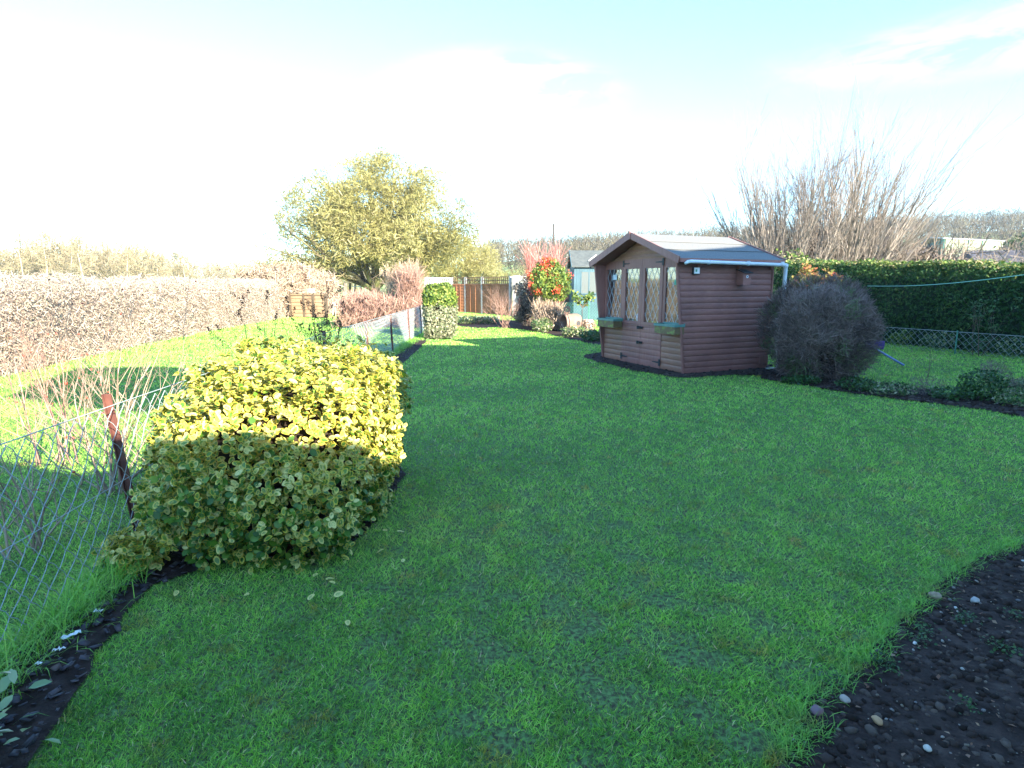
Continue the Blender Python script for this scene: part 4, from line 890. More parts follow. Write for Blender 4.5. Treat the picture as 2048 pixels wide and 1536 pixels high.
wood_mass('low_scrub', 'low pale scrub on the horizon between the left wood and the big tree', 290, 800, 105, 150, 260, 6.6, 4, m_wdl, 100)
# individual pale birches on the left
m_bir = mat_leaf('birch_bark', [(0, (.30, .27, .23)), (1, (.5, .45, .38))], 0, .8, .2)
for i, (px, y, top) in enumerate(((22, 74, 478), (60, 78, 486), (104, 70, 472), (118, 84, 490), (150, 80, 492), (182, 72, 487), (236, 86, 500), (262, 80, 505), (330, 82, 516), (356, 88, 512), (380, 86, 515), (205, 90, 495))):
    x = (px - 1024) / F * y; h = HC + (HY - top) / F * y
    t = thing('birch_tree', 'pale thin bare birch, number %s from the left in the row behind the brown hedge' % ('one two three four five six eight nine ten eleven twelve seven'.split()[i]), 'tree', (x, y, float(terr(x, y))), 0, 'pale birches behind the left hedge'); S = []; E = []
    grow(S, E, (0, 0, 0), (RNG.normal() * .05, 0, 1), h * .97, .11, 0, 2, kids=(9, 12), spread=.38, curve=.07, up=.04, step=6, shrink=.32, rshrink=.32, start=.2, tipr=.15)
    tr_n = 6; segs_mesh('trunk', S[:tr_n], m_bir, t, n=5); segs_mesh('branches_or_core', S[tr_n:], m_wdl, t)
    P_ = np.array([e[0] for e in E]); n = 900; j = RNG.integers(0, len(P_), n)
    scatter('twigs', *SLIV, P_[j] + RNG.normal(size=(n, 3)) * .3, rdir(n), norm(RNG.normal(size=(n, 3)) + [0, 0, .6]), RNG.uniform(.3, .8, n), m_wdl, t, wid=.06)
# telegraph pole
g = GT(1105, 60); t = thing('telegraph_pole', 'thin dark telegraph pole rising behind the red berried shrub', 'pole', g)
b = MB(); b.tube([(0, 0, 0), (.0, 0, 8.0 - g[2] - .7)], [.14, .10], 10); b.build('pole', mat_noise('polew', [(.3, (.04, .032, .03)), (.7, (.07, .06, .05))], 8, .9), t)
b = MB(); b.lathe([(.11, 0), (.12, .03), (.0, .09)], c=(0, 0, 7.3 - g[2]), n=10); b.build('cap', m_dark, t)

# ---------------------------------------------------------------- back fence with trellis
m_conc = mat_noise('concrete_post', [(.3, (.24, .24, .235)), (.7, (.34, .335, .32))], 10, .9, .3)
m_pan = wood('larch_panel', (.20, .085, .04), (.29, .135, .065), sc=(3, 3, 18), scale=3, rough=.8)
m_trel = wood('trellis', (.09, .055, .035), (.15, .09, .06), sc=(6, 6, 6), scale=3, rough=.8)
m_wpt = mat_noise('white_paint', [(.3, (.62, .62, .60)), (.7, (.78, .78, .76))], 6, .6)
def panel_fence(label, pts, hpost, hpan, mtrel, mpan, battens=2, nm='trellis_fence', group=None, laps=9, mpost=None):
    t = thing(nm, label, 'fence', (pts[0][0], pts[0][1], 0), 0, group)
    fd_ = np.array([pts[-1][0] - pts[0][0], pts[-1][1] - pts[0][1], 0]); fn = (fd_[1], -fd_[0], 0)
    for x, y in pts: b = MB(); b.beam((x, y, -.1), (x, y, hpost), .10, .12, up=fn); b.build('post', mpost or m_conc, t, world=True)
    for (x0, y0), (x1, y1) in zip(pts[:-1], pts[1:]):
        a = np.array([x0, y0, 0.]); c = np.array([x1, y1, 0.]); d = (c - a); L = np.linalg.norm(d); d /= L; n = np.array([d[1], -d[0], 0]); a = a + d * .06; L -= .12
        if n[1] > 0: n = -n
        b = MB(); lh = hpan / laps
        for k in range(laps):
            z = .05 + k * lh; p = a + n * .0; v = [a + n * .045 + [0, 0, z], a + d * L + n * .045 + [0, 0, z], a + d * L + n * .004 + [0, 0, z + lh * 1.1], a + n * .004 + [0, 0, z + lh * 1.1]]
            b.add(v + [q - n * .01 for q in v], [(0,1,2,3), (7,6,5,4), (0,4,5,1), (2,6,7,3), (1,5,6,2), (3,7,4,0)])
        b.build('panel', mpan, t, world=True)
        bt = MB()
        for k in range(battens): s_ = (k + 1) / (battens + 1) * L; q = a + d * s_ + n * .058; bt.beam(q + [0, 0, .05], q + [0, 0, hpan + .03], .035, .02, up=n)
        bt.pieces('batten', mpan, t, world=True)
        q = a + n * .05; bt = MB(); bt.beam(q + [0, 0, hpan + .06], q + d * L + [0, 0, hpan + .06], .04, .05); bt.build('rail', mpan, t, world=True)
        if mtrel:
            tr_ = MB(); z0, z1 = hpan + .10, hpost - .03; m = int(L / .16)
            for k in range(m + 1): q = a + d * (k / m * L); tr_.beam(q + [0, 0, z0], q + [0, 0, z1], .032, .03, up=n)
            for k in range(3): z = z0 + (z1 - z0) * k / 2; tr_.beam(a + n * .032 + [0, 0, z], a + n * .032 + d * L + [0, 0, z], .03, .035)
            tr_.build('trellis', mtrel, t, world=True)
    return t
pA = [(xx, yy) for xx, yy in ((-3.28, 33.6), (-2.52, 32.9), (-1.55, 31.6), (-.08, 29.6))]
panel_fence('brown lap panel fence with dark trellis top and concrete posts at the garden end', pA, 1.92, 1.45, m_trel, m_pan)
panel_fence('brightly lit trellis topped fence running away right of the concrete corner post', [(.10, 29.3), (.95, 31.4), (1.9, 33.6)], 1.95, 1.40, m_wpt, wood('pale_panel', (.5, .42, .32), (.62, .54, .42), scale=3), nm='pale_trellis_fence', group=None)  # boards paler than the other panels, sunlight put into their colour
panel_fence('short white trellis fence just visible left of the dark trellis', [(-4.55, 32.0), (-3.4, 33.5)], 1.9, 1.4, m_wpt, m_pan, nm='white_trellis_fence')
gx = (1135 - 1024) / F * 28; panel_fence('dark shaded fence with open trellis beside the blue shed', [(1.9, 28.3), (3.4, 28.0)], 1.95, 1.35, m_trel, wood('shade_panel', (.07, .045, .03), (.11, .07, .05), scale=3), nm='dark_trellis_fence')  # boards darkened to read as shaded, shade put into the colour
# low panel fence at far left, paper sign
pL = [((582 - 1024) / F * 28, 28.2), ((612 - 1024) / F * 28, 28.0), ((634 - 1024) / F * 28, 27.8), ((661 - 1024) / F * 28, 27.6)]
panel_fence('low sunlit lap panel fence at the end of the brown hedge', pL, 1.12, 1.0, None, wood('low_panel', (.20, .13, .075), (.30, .21, .13), scale=3), battens=0, nm='low_panel_fence', laps=6, mpost=m_bst)
t = MB(); t.box((0, 0, 0), (.28, .012, .14)); t.beam((.14, .02, -.16), (.14, .02, .14), .02, .01); o = t.build('sign', m_white, None); p = AT(621, 582, 28.3); o.location = (p[0] - .1, 28.35, p[2] - .05); tag(o, 'small blank white sign above the low sunlit panel fence', 'sign')
# metal rail fence and post-and-wire beyond
m_post = mat_noise('weathered_post', [(.3, (.10, .085, .07)), (.7, (.17, .15, .12))], 8, .9)
t = thing('wire_fence', 'post and wire fence with dark weathered posts beyond the low panel fence', 'fence', (-13, 44, 0))
for px, y, tp, w in ((668, 40, 568, .10), (681, 41, 568, .12), (692, 38, 566, .16), (702, 42, 566, .10), (712, 46, 565, .07), (724, 48, 565, .07)):
    x = (px - 1024) / F * y; p = AT(px, tp, y); b = MB(); b.tube([(x, y, 0), (x + .1, y, p[2])], [w, w * .85], 7); b.build('post', m_post, t, world=True)
b = MB(); 
for z in (.5, .95, 1.4): b.tube([((650 - 1024) / F * 38, 38, z), ((760 - 1024) / F * 50, 50, z)], .02, 4)
b.build('wire', m_wire, t, world=True)
t = thing('picket_fence', 'row of thin white stakes standing in the sunny grass beyond the panel fence', 'fence', ((700 - 1024) / F * 30, 30, 0))
for i in range(12):
    px = 668 + i * 5.2; x = (px - 1024) / F * 30; b = MB(); b.beam((x, 30, 0), (x + random.gauss(.02, .03), 30, .72 * random.uniform(.9, 1.1)), .035, .02); b.build('stake', m_wpt, t, world=True)
b = MB(); b.beam(((666 - 1024) / F * 30, 30.03, .5), ((728 - 1024) / F * 30, 30.03, .5), .012, .02); b.build('rail', m_wpt, t, world=True)
# reddish twig hedge in the middle
thicket('dogwood_hedge', 'reddish brown bare twig hedge below the big tree, behind the chain link fence', 'hedge', -6.2, -3.0, 22.0, 1.05, 15000, m_pink, .28, 7, .05, dy=1.3, up=1.6)
thicket('pale_twig_shrub', 'tall pale yellow twiggy shrub growing out of the reddish hedge near the big trunk', 'shrub', -4.6, -3.5, 22.6, 1.9, 3200, m_pale, .4, 9, .03, dy=.7, up=2)
thicket('red_twig_shrub', 'red brown twiggy shrub just left of the clipped columnar bush', 'shrub', -3.9, -3.2, 21.3, 1.75, 3800, m_pink, .35, 10, .035, dy=.5, up=2)
# columnar variegated bush
cbase = (-2.02, 17.0, 0)
cb = thing('columnar_bush', 'tall narrow clipped bush, green top over cream variegated sides, by the back of the fence', 'bush', cbase)
core((.38, .38, .72), m_twigdark, cb, k=.85)
P_, N_, D_ = shell(11000, (.46, .46, .76), (4, 4, 4), inner=.75, seed=12, lump=.10, freq=1.4); top = (P_[:, 2] + .25 * fbm(P_, 3, .8)) > 1.02; n = len(P_)
NN = norm(N_ + RNG.normal(size=(n, 3)) * .6); UU = norm(RNG.normal(size=(n, 3)) + [0, 0, .5])
m_cream = mat_leaf('cream_leaf', [(0, (.08, .12, .05)), (.4, (.20, .22, .12)), (1, (.38, .36, .24))], .3, .5, .3)
m_yg = mat_leaf('yellow_green_leaf', [(0, (.035, .08, .015)), (.5, (.12, .19, .03)), (1, (.26, .29, .06))], .3, .5, .3)
scatter('green_foliage', *LEAF, P_[top], NN[top], UU[top], RNG.uniform(.06, .11, top.sum()), m_yg, cb); scatter('cream_foliage', *LEAF, P_[~top], NN[~top], UU[~top], RNG.uniform(.05, .09, (~top).sum()), m_cream, cb)

# ---------------------------------------------------------------- back bed
def bush(name, label, cat, base, half, n, size, mat, seed, expo=(2, 2, 2), inner=.3, lump=.25, freq=1.5, cr=None, tmpl=LEAF, wid=1., extra=None, cat2=None):
    t = thing(name, label, cat, base)
    if cr: core(tuple(h * .8 for h in half), cr, t, k=.8, expo=2.2)
    P_, N_, D_ = shell(n, half, expo, inner=inner, seed=seed, lump=lump, freq=freq); UU = norm(RNG.normal(size=(n, 3)) * .8 + N_ * .6 + [0, 0, .5])
    scatter('foliage', *tmpl, P_, norm(N_ + RNG.normal(size=(n, 3)) * .7), UU, size * RNG.uniform(.6, 1.3, n), mat, t, wid=wid)
    if extra:
        for mt, cnt, sz, nm, cl in extra:
            c = P_[RNG.integers(0, n, cl)]; c = c[c[:, 2] > half[2] * .5]; j = RNG.integers(0, len(c), cnt); nn_ = cnt
            scatter(nm, *LEAF, c[j] + RNG.normal(size=(nn_, 3)) * .07, rdir(nn_), rdir(nn_), sz, mt, t, wid=1.6)
    return t
g = G(1010, 657); shrub('bare_bush', 'rounded bare twiggy bush in front of the brown panel fence', 'shrub', (g[0], g[1], 0), 18, .95, .013, 3, m_pink, tilt=1.3, kids=(3, 5), spread=.45, curve=.18)
g = G(1052, 652); gb = (g[0], g[1], 0)
bush('cotoneaster', 'tall dusky brown shrub against the back fence left of the red berried bush', 'shrub', gb, (.42, .4, .95), 5200, .06, mat_leaf('dusk_leaf', [(0, (.10, .08, .06)), (.6, (.22, .17, .13)), (1, (.30, .26, .16))], .2, .7), 31, expo=(3, 3, 3), cr=m_twigdark)
m_berry = mat_leaf('berry', [(0, (.50, .03, .02)), (1, (.75, .12, .05))], 0, .4, .5)
g = AT(1098, 640, 20.5)
pt_ = bush('firethorn', 'yellow green firethorn bush covered in red berries at the end of the lawn', 'shrub', (g[0], 20.6, .85), (.66, .55, .72), 7000, .085, m_yg, 32, lump=.35, extra=[(m_berry, 3000, .05, 'berries', 34)])
S = []; E = []
for i in range(16): S.append([RNG.normal() * .2, RNG.normal() * .15, -.85, RNG.normal() * .4, RNG.normal() * .3, .4, .018, .01])
segs_mesh('stems', S, m_bst, pt_)
m_redt = mat_leaf('red_twig', [(0, (.36, .10, .09)), (1, (.55, .25, .20))], 0, .8, .2)
thicket('red_stemmed_shrub', 'spray of thin pinkish red upright stems behind the firethorn', 'shrub', .55, 1.75, 22.6, 2.45, 2600, m_redt, .6, 12, .02, dy=.5, up=4)
thicket('dry_stems', 'dry straw coloured upright stems under the firethorn', 'plant', .75, 1.65, 20.1, .75, 2200, m_pale, .3, 13, .05, dy=.5, up=2.5)
m_low = mat_leaf('low_plant', [(0, (.04, .09, .03)), (.5, (.10, .17, .05)), (.8, (.26, .28, .12)), (1, (.5, .46, .34))], .25, .6, .3)
for i, (px, py, hw, hh, lb) in enumerate(((935, 648, .45, .16, 'low dark green clump at the left end of the back bed'), (975, 648, .4, .15, 'low dark green clump in the back bed beside the bare bush'), (1040, 645, .28, .24, 'dark leafy plant between the bare bush and the firethorn'),
        (1085, 665, .4, .22, 'grey green cushion plant at the front of the back bed'), (1110, 660, .25, .32, 'pale silvery leaved plant at the front of the back bed'), (1150, 674, .4, .16, 'low green plants under the terracotta drum'), (1185, 682, .38, .15, 'low green plants at the bed edge beside the summerhouse'), (1175, 662, .3, .2, 'straw coloured clump behind the small yellow rose tree'))):
    g = G(px, py); bush('low_plant', lb, 'plant', (g[0], g[1], 0), (hw, .35, hh), 700, .07, [m_low, m_low, m_greenleaf, m_low, m_cream, m_low, m_greenleaf, m_pale][i], 40 + i)
# strip of lawn / path beyond the bed
m_path = mat_noise('path', [(.3, (.20, .20, .19)), (.7, (.30, .29, .27))], 6, .9)
pp = [tuple(G(*p)[:2]) for p in ((915, 641), (1000, 641), (1000, 633), (915, 633))]; sheet('path', pp, .018, m_path)
# terracotta drum lying on its side
m_terr = mat_noise('terracotta', [(.3, (.20, .115, .08)), (.7, (.29, .18, .13))], 6, .8, .2)
g = G(1147, 664); t = thing('terracotta_pot', 'terracotta drum shaped pot lying on its side in the back bed', 'pot', (g[0] - .08, g[1], .30), R(20))
axp = lambda p: (p[2] - .28, p[0], p[1])
b = MB(); b.lathe([(.25, 0), (.30, .0), (.31, .06), (.29, .12), (.29, .48), (.25, .56), (0, .56)], axis=axp, n=28); b.lathe([(.25, .001), (.24, .50), (0, .50)], axis=axp, n=28); b.build('drum', m_terr, t, smooth=False)
ax2 = lambda p: (p[0] + .12, -.292 - p[2], p[1] + .0)
b = MB(); b.lathe([(0, .0), (.075, .0), (.075, -.02)], axis=ax2, n=18); b.build('side_hole', m_dark, t)
b = MB(); b.lathe([(.06, 0), (.12, .0), (.12, .02), (.06, .02), (.06, 0)], axis=lambda p: (p[0] - .18, -.05 - p[2], p[1] + .42), n=20); b.build('ring', m_terr, t)
# rose standard, stake
g = G(1163, 668); t = thing('rose_tree', 'small stick thin rose tree with yellow leaves at the bed edge', 'tree', (g[0], g[1], 0))
S = []; E = []
grow(S, E, (0, 0, 0), (.01, 0, 1), .95, .02, 0, 0, step=4, curve=.05); tp = np.array(S[-1][3:6])
for i in range(6): a = i * 1.05; grow(S, E, tp * .85, (cos(a) * .9, sin(a) * .6, .7), .35, .012, 1, 2, kids=(2, 3), spread=.5, curve=.2)
segs_mesh('stems', S, m_bst, t); P_ = np.array([e[0] for e in E[2:]]); n = 260; j = RNG.integers(0, len(P_), n); scatter('foliage', *LEAFW, P_[j] + RNG.normal(size=(n, 3)) * .05, rdir(n), rdir(n), .085, m_yg, t)
b = MB(); b.tube([(.02, -.03, 0), (.0, -.03, .75)], .014, 6); b.build('stake', m_dark, t)
g = G(1171, 662); t = thing('white_pot', 'small white flower pot standing behind the rose tree', 'pot', (g[0] + .12, g[1] + .25, 0)); b = MB(); b.lathe([(0, 0), (.10, 0), (.14, .30), (.165, .30), (.165, .36), (.13, .36), (.12, .28), (0, .28)], n=18); b.build('pot', m_wpt, t)
# green mesh fence beside
gf0 = (1.35, 22.6); gf1 = (4.2, 21.0); m_gwire = mat_noise('green_wire', [(.3, (.05, .20, .14)), (.7, (.09, .28, .20))], 10, .5)
t = thing('green_mesh_fence', 'green plastic coated mesh fence behind the terracotta drum', 'fence', (gf0[0], gf0[1], 0)); S = []
Lf = math.hypot(gf1[0] - gf0[0], gf1[1] - gf0[1]); dx, dy_ = (gf1[0] - gf0[0]) / Lf, (gf1[1] - gf0[1]) / Lf; s_ = 0; i = 0
while s_ < Lf:
    a = [(s_ + (.05 if (k + i) % 2 else 0), k * .055) for k in range(16)]
    for (p, z), (q, z2) in zip(a[:-1], a[1:]): S.append([dx * p, dy_ * p, z + .05, dx * q, dy_ * q, z2 + .05, .0055, .0055])
    s_ += .05; i += 1
segs_mesh('mesh', S, m_gwire, t)
for k in range(3): b = MB(); s_ = Lf * k / 2; b.tube([(dx * s_, dy_ * s_ + .02, 0), (dx * s_, dy_ * s_ + .02, .95)], .02, 6); b.build('post', m_gwire, t)

# ---------------------------------------------------------------- blue shed
m_bl = wood('blue_boards', (.038, .085, .11), (.06, .12, .15), sc=(26, 26, 1), scale=2.0, rough=.7)
m_felt2 = mat_noise('green_felt', [(.3, (.055, .065, .065)), (.7, (.09, .10, .095))], 6, .9, .3)
m_bglass, nd, lk, pb = M_new('shed_glass'); pb.inputs['Base Color'].default_value = (.10, .115, .11, 1); pb.inputs['Roughness'].default_value = .25; pb.inputs['Specular IOR Level'].default_value = .8
bx0 = (1146 - 1024) / F * 26; t = thing('blue_shed', 'faded blue timber shed with a felt roof and three narrow panes', 'shed', (bx0, 26, 0))
b = MB(); nb = 26; wd_ = 2.9
for k in range(nb): x = k * wd_ / nb; b.box((x + .003, -.012 - .004 * (k % 2), 0), (x + wd_ / nb - .003, .0, 2.32))
b.box((.0, .0, 0), (wd_, 1.9, 2.30)); b.build('wall', m_bl, t)
b = MB(); b.prism([(.03, 2.303), (1.87, 2.303), (.95, 2.94)], (.02, wd_ - .02), 'x'); b.build('gable_wall', m_bl, t)
b = MB()
for s_ in (0, 1):
    y0, y1 = (-.16, .95) if s_ == 0 else (2.06, .951); v = [(-.12, y0, 2.28), (wd_ + .1, y0, 2.28), (wd_ + .1, y1, 3.0), (-.12, y1, 3.0)]; v = v if s_ == 0 else v[::-1]
    v2 = [(x, y, z - .04) for x, y, z in v]; b.add(v + v2, [(0,1,2,3), (7,6,5,4), (0,4,5,1), (1,5,6,2), (2,6,7,3), (3,7,4,0)])
b.build('roof', m_felt2, t)
b = MB(); b.beam((-.13, -.17, 2.27), (-.13, .95, 2.99), .02, .09); b.build('bargeboard', m_bl, t)
b = MB(); b.tube([(.62, .1, 2.52), (1.0, .5, 2.78)], .02, 5); b.build('ridge_strip', m_plas, t)
for k in range(3):
    x = .30 + k * .34; w = MB(); w.box((x, -.03, 1.15), (x + .025, -.018, 2.08)); w.box((x + .315, -.03, 1.15), (x + .335, -.018, 2.08)); w.box((x + .025, -.03, 2.05), (x + .315, -.018, 2.08)); w.box((x - .02, -.06, 1.11), (x + .335, -.018, 1.15)); wf = w.build('window', m_bl, t)
    w = MB(); w.box((x + .026, -.024, 1.151), (x + .314, -.0175, 2.049)); w.build('pane', m_bglass, wf)

# ---------------------------------------------------------------- right hand side
m_lav = mat_leaf('lavender_twig', [(0, (.09, .062, .052)), (.5, (.21, .15, .13)), (.85, (.34, .25, .22)), (1, (.15, .21, .085))], .1, .9, .1)
t = thing('twiggy_bush', 'large rounded dense grey brown twiggy bush beside the summerhouse downpipe', 'bush', (4.95, 9.7, 0))
core((.44, .48, .52), m_twigdark, t, k=.9, expo=2.4)
n = 70000; P_, N_, D_ = shell(n, (.67, .76, .775), (2.6, 2.6, 2.9), inner=.45, seed=51, lump=.26, freq=1.3); UU = norm(N_ * .9 + RNG.normal(size=(n, 3)) * .45 + [0, 0, .45]); 
P_[:, 0] *= 1 - .22 * np.clip(.5 - P_[:, 2], 0, 1); rr = np.clip(.45 + .2 * fbm(P_, 8, .7) + RNG.normal(size=n) * .2, 0, .95); rr[(fbm(P_, 18, .9) > .35) & (RNG.random(n) < .35)] = 1
scatter('twigs', *SLIV, P_, norm(N_ + RNG.normal(size=(n, 3)) * .6), UU, RNG.uniform(.05, .13, n), m_lav, t, r=rr, wid=RNG.uniform(.04, .09, n))
m_or = mat_leaf('orange_leaf', [(0, (.14, .18, .04)), (.4, (.28, .24, .07)), (.75, (.38, .18, .07)), (1, (.45, .11, .06))], .3, .6, .2)
bush('photinia', 'yellow and orange leaved shrub between the summerhouse and the conifer hedge', 'shrub', ((1615 - 1024) / F * 14.6, 14.6, .0), (.62, .45, .93), 5200, .085, m_or, 52, lump=.3, expo=(2.4, 2.4, 2.4))
# low wire fence in front of hedge
fxr = lambda y: 15.23 - .42 * y
t = thing('low_wire_fence', 'low diamond mesh wire fence in front of the dark conifer hedge', 'fence', (fxr(12), 12, 0)); S = []
Lf = 10.0; dv = np.array([-.387, .922]); o0 = np.array([fxr(8.5), 8.5]) - np.array([fxr(12), 12]); s_ = 0; i = 0
while s_ < Lf:
    a = [(s_ + (.075 if (k + i) % 2 else 0), .03 + k * .075) for k in range(7)]
    for (p, z), (q, z2) in zip(a[:-1], a[1:]): S.append([*(o0 + dv * p), z, *(o0 + dv * q), z2, .0035, .0035])
    s_ += .075; i += 1
segs_mesh('mesh', S, m_wire, t); b = MB(); b.tube([(*(o0), .49), (*(o0 + dv * Lf), .49)], .005, 5); b.build('top_wire', m_wire, t)
for k in range(5): b = MB(); q = o0 + dv * Lf * k / 4; b.tube([(*q, 0), (*q, .52)], .014, 6); b.build('post', m_gwire, t)
for i, (px, y, hh, lb) in enumerate(((1800, 14.6, .22, 'yellow green shoots behind the low wire fence, nearest the twiggy bush'), (1870, 13.7, .25, 'patch of bright leaves behind the middle of the low wire fence'), (1960, 12.9, .22, 'leafy clump behind the low wire fence at the right side'), (2030, 12.3, .25, 'leafy clump behind the low wire fence at the right picture edge'))):
    bush('low_plant', lb, 'plant', ((px - 1024) / F * y + .3, y + .3, 0), (.38, .2, hh * .8), 300, .06, [m_yg, m_low, m_greenleaf, m_low][i], 60 + i)
g = AT(1975, 640, 12.6); t = shrub('sapling', 'thin leafy sapling standing against the dark conifer hedge', 'shrub', (g[0], 12.7, 0), 3, 1.1, .012, 2, m_bst, tilt=.3, leaf=(m_greenleaf, 260, .06, 'foliage'))
# rotary clothes pole: blue tube lying slanted, purple cloth, line
m_btube = mat_noise('blue_tube', [(.3, (.10, .16, .34)), (.7, (.15, .22, .42))], 10, .35, spec=.5)
a = G(1808, 733); b_ = AT(1585, 602, 12.0)
t = thing('clothes_prop', 'slanting blue metal clothes prop passing behind the twiggy bush', 'pole', (a[0], a[1], 0)); b = MB(); b.tube([a + [0, 0, .02], b_], .019, 8); b.build('pole', m_btube, t, world=True)
b = MB(); b.tube([b_, b_ + (b_ - a) / np.linalg.norm(b_ - a) * .05], .024, 8); b.build('end_cap', m_dark, t, world=True)
p0 = AT(1735, 572, 10.2); p1 = AT(2075, 546, 6.6); b = MB(); b.tube([p0 + (p1 - p0) * k / 10 + np.array([0, 0, -.05 * sin(pi * k / 10)]) for k in range(11)], .0045, 6)
o = b.build('washing_line', mat_noise('green_line', [(.3, (.16, .42, .32)), (.7, (.24, .5, .4))], 10, .5), None); tag(o, 'thin green washing line stretched across the right side in front of the hedge', 'washing line')
m_pur = mat_noise('purple_cloth', [(.3, (.07, .04, .14)), (.7, (.10, .06, .20))], 8, .8)
p0 = AT(1752, 693, 11.6); v = []; nxs, nys = 12, 6
for j in range(nys + 1):
    for i in range(nxs + 1): v.append((i / nxs * .34 - .17, .03 * sin(i * .9 + j * .4), -j / nys * .16 - .02 * sin(i * .7)))
o = newmesh('peg_bag', v, [(j*(nxs+1)+i, j*(nxs+1)+i+1, (j+1)*(nxs+1)+i+1, (j+1)*(nxs+1)+i) for j in range(nys) for i in range(nxs)], m_pur, smooth=True); o.modifiers.new('s', 'SOLIDIFY').thickness = .02; o.location = (p0[0], 11.65, p0[2] + .12); tag(o, 'purple cloth hanging on the blue pole at the edge of the twiggy bush', 'cloth')
# plank edge behind bush
p0 = AT(1545, 640, 13); p1 = AT(1640, 640, 13.4); t = thing('plank_rail', 'pale horizontal plank seen through the twiggy bush beside the downpipe', 'rail', (p0[0], 13, 0)); b = MB(); b.beam(p0, p1, .03, .05); b.build('plank', m_pale, t, world=True)
for p in (p0, p1): b = MB(); b.beam((p[0], p[1] + .04, 0), (p[0], p[1] + .04, p[2]), .05, .05); b.build('leg', m_post, t, world=True)
# border plants
for i, (px, py, hw, hh, m_, lb) in enumerate(((1720, 783, .3, .10, m_greenleaf, 'bright green ground plants at the foot of the twiggy bush'), (1780, 790, .35, .09, m_low, 'low weeds in the border, second clump from the twiggy bush'), (1850, 790, .25, .12, m_lav, 'brownish low tuft in the middle of the border'),
        (1895, 800, .3, .08, m_greenleaf, 'flat green weeds right of the brownish tuft'), (1960, 800, .34, .20, m_greenleaf, 'dark spiky evergreen clump near the right end of the border'), (1985, 792, .22, .24, m_lav, 'bare twiggy tuft behind the dark spiky clump'), (2030, 812, .25, .10, m_low, 'low weeds at the right picture edge'), (1600, 768, .3, .06, m_greenleaf, 'small weeds left of the twiggy bush on bare soil'), (2040, 790, .12, .12, m_cream, 'small pale flowering plant at the right picture edge'))):
    g = G(px, py); bush('low_plant', lb, 'plant', (g[0], g[1], 0), (hw, .22, hh), 520 if hh < .15 else 1100, .045, m_, 80 + i, tmpl=(SLIV if m_ is m_lav else LEAF), wid=(.12 if m_ is m_lav else 1))
g = G(1850, 780); shrub('dead_stem', 'single thin bare stem rising from the border in front of the far lawn', 'plant', (g[0], g[1], 0), 3, .75, .004, 1, m_bst, tilt=.25, kids=(2, 3), curve=.12)
g = G(1980, 780); shrub('dead_stem', 'short dark dead stems near the spiky clump in the border', 'plant', (g[0], g[1], 0), 6, .45, .005, 1, m_bst, tilt=.6, kids=(2, 3), curve=.2)

# ---------------------------------------------------------------- barn, dark roof, evergreens far right
def GTz(x, y): return float(terr(x, y))
m_barn = mat_noise('green_sheet', [(.3, (.05, .16, .13)), (.7, (.08, .21, .17))], 3, .6); m_cream2 = mat_noise('cream_sheet', [(.3, (.17, .19, .12)), (.7, (.23, .25, .16))], 3, .7)
m_rf = mat_noise('barn_roof', [(.3, (.28, .31, .34)), (.7, (.36, .39, .42))], 2, .5)
Y0 = 90.; A = AT(1888, 500, Y0); z0 = GTz(A[0], Y0); zt = AT(1888, 478, Y0)[2]; ztr = AT(1950, 470, Y0 + 8)[2]
t = thing('barn', 'long low farm barn with green side wall, cream front and pale grey roof', 'barn', (A[0], Y0, z0))
xr = AT(2005, 480, Y0 + 5)[0]; xl, yl = AT(1838, 478, Y0 + 22)[0], Y0 + 22
h1 = zt - z0
def quadwall(p, q, h, name, mat, th=.25):
    b = MB(); b.beam((p[0], p[1], z0 - 1 + (h + 1) / 2), (q[0], q[1], z0 - 1 + (h + 1) / 2), th, h + 1); return b.build(name, mat, t, world=True)
quadwall((A[0], Y0), (xr, Y0 + 5), h1, 'front_wall', m_cream2); quadwall((xl, yl), (A[0], Y0), h1, 'side_wall', m_barn)
b = MB()
for k in range(26): f_ = (k + .5) / 26; x = xl + (A[0] - xl) * f_; y = yl + (Y0 - yl) * f_; b.beam((x - .16, y - .02, z0), (x - .16, y - .02, z0 + h1 - .05), .12, .12)
b.build('cladding_ribs', m_barn, t, world=True)
b = MB(); dxx = np.array([xr - A[0], 5.]); sd = np.array([xl - A[0], 22.]); o_ = np.array([A[0], Y0])
e = .5 * dxx / np.linalg.norm(dxx); c4 = [o_ - e - sd * .02, o_ + dxx + e - sd * .02, o_ + dxx + e + sd * .5, o_ - e + sd * .5, o_ + dxx + e + sd * 1.02, o_ - e + sd * 1.02]
zz_ = [zt, zt, zt + 1.0, zt + 1.0, zt, zt]; v = [(c[0], c[1], z + .12) for c, z in zip(c4, zz_)] + [(c[0], c[1], z) for c, z in zip(c4, zz_)]
b.add(v, [(0,1,2,3), (3,2,4,5), (7,6,9,8), (8,9,10,11), (0,6,7,1), (1,7,8,2), (2,8,10,4), (4,10,11,5), (5,11,9,3), (3,9,6,0)]); b.build('roof', m_rf, t, world=True)
for f0, f1, nm in ((.06, .20, 'door'), (.80, .90, 'door')):
    p = o_ + dxx * f0; q = o_ + dxx * f1; b = MB(); nrm_ = np.array([dxx[1], -dxx[0]]) / np.linalg.norm(dxx) * .16; b.beam((p[0] + nrm_[0], p[1] + nrm_[1], z0 + h1 * .36), (q[0] + nrm_[0], q[1] + nrm_[1], z0 + h1 * .36), .05, h1 * .72); b.build(nm, m_dark if f0 < .5 else m_barn, t, world=True)
b = MB()
for f0 in (.38, .62): p = o_ + dxx * f0 + nrm_; b.beam((p[0], p[1], z0), (p[0], p[1], z0 + h1), .3, .1)
b.pieces('wall_post', m_barn, t, world=True)
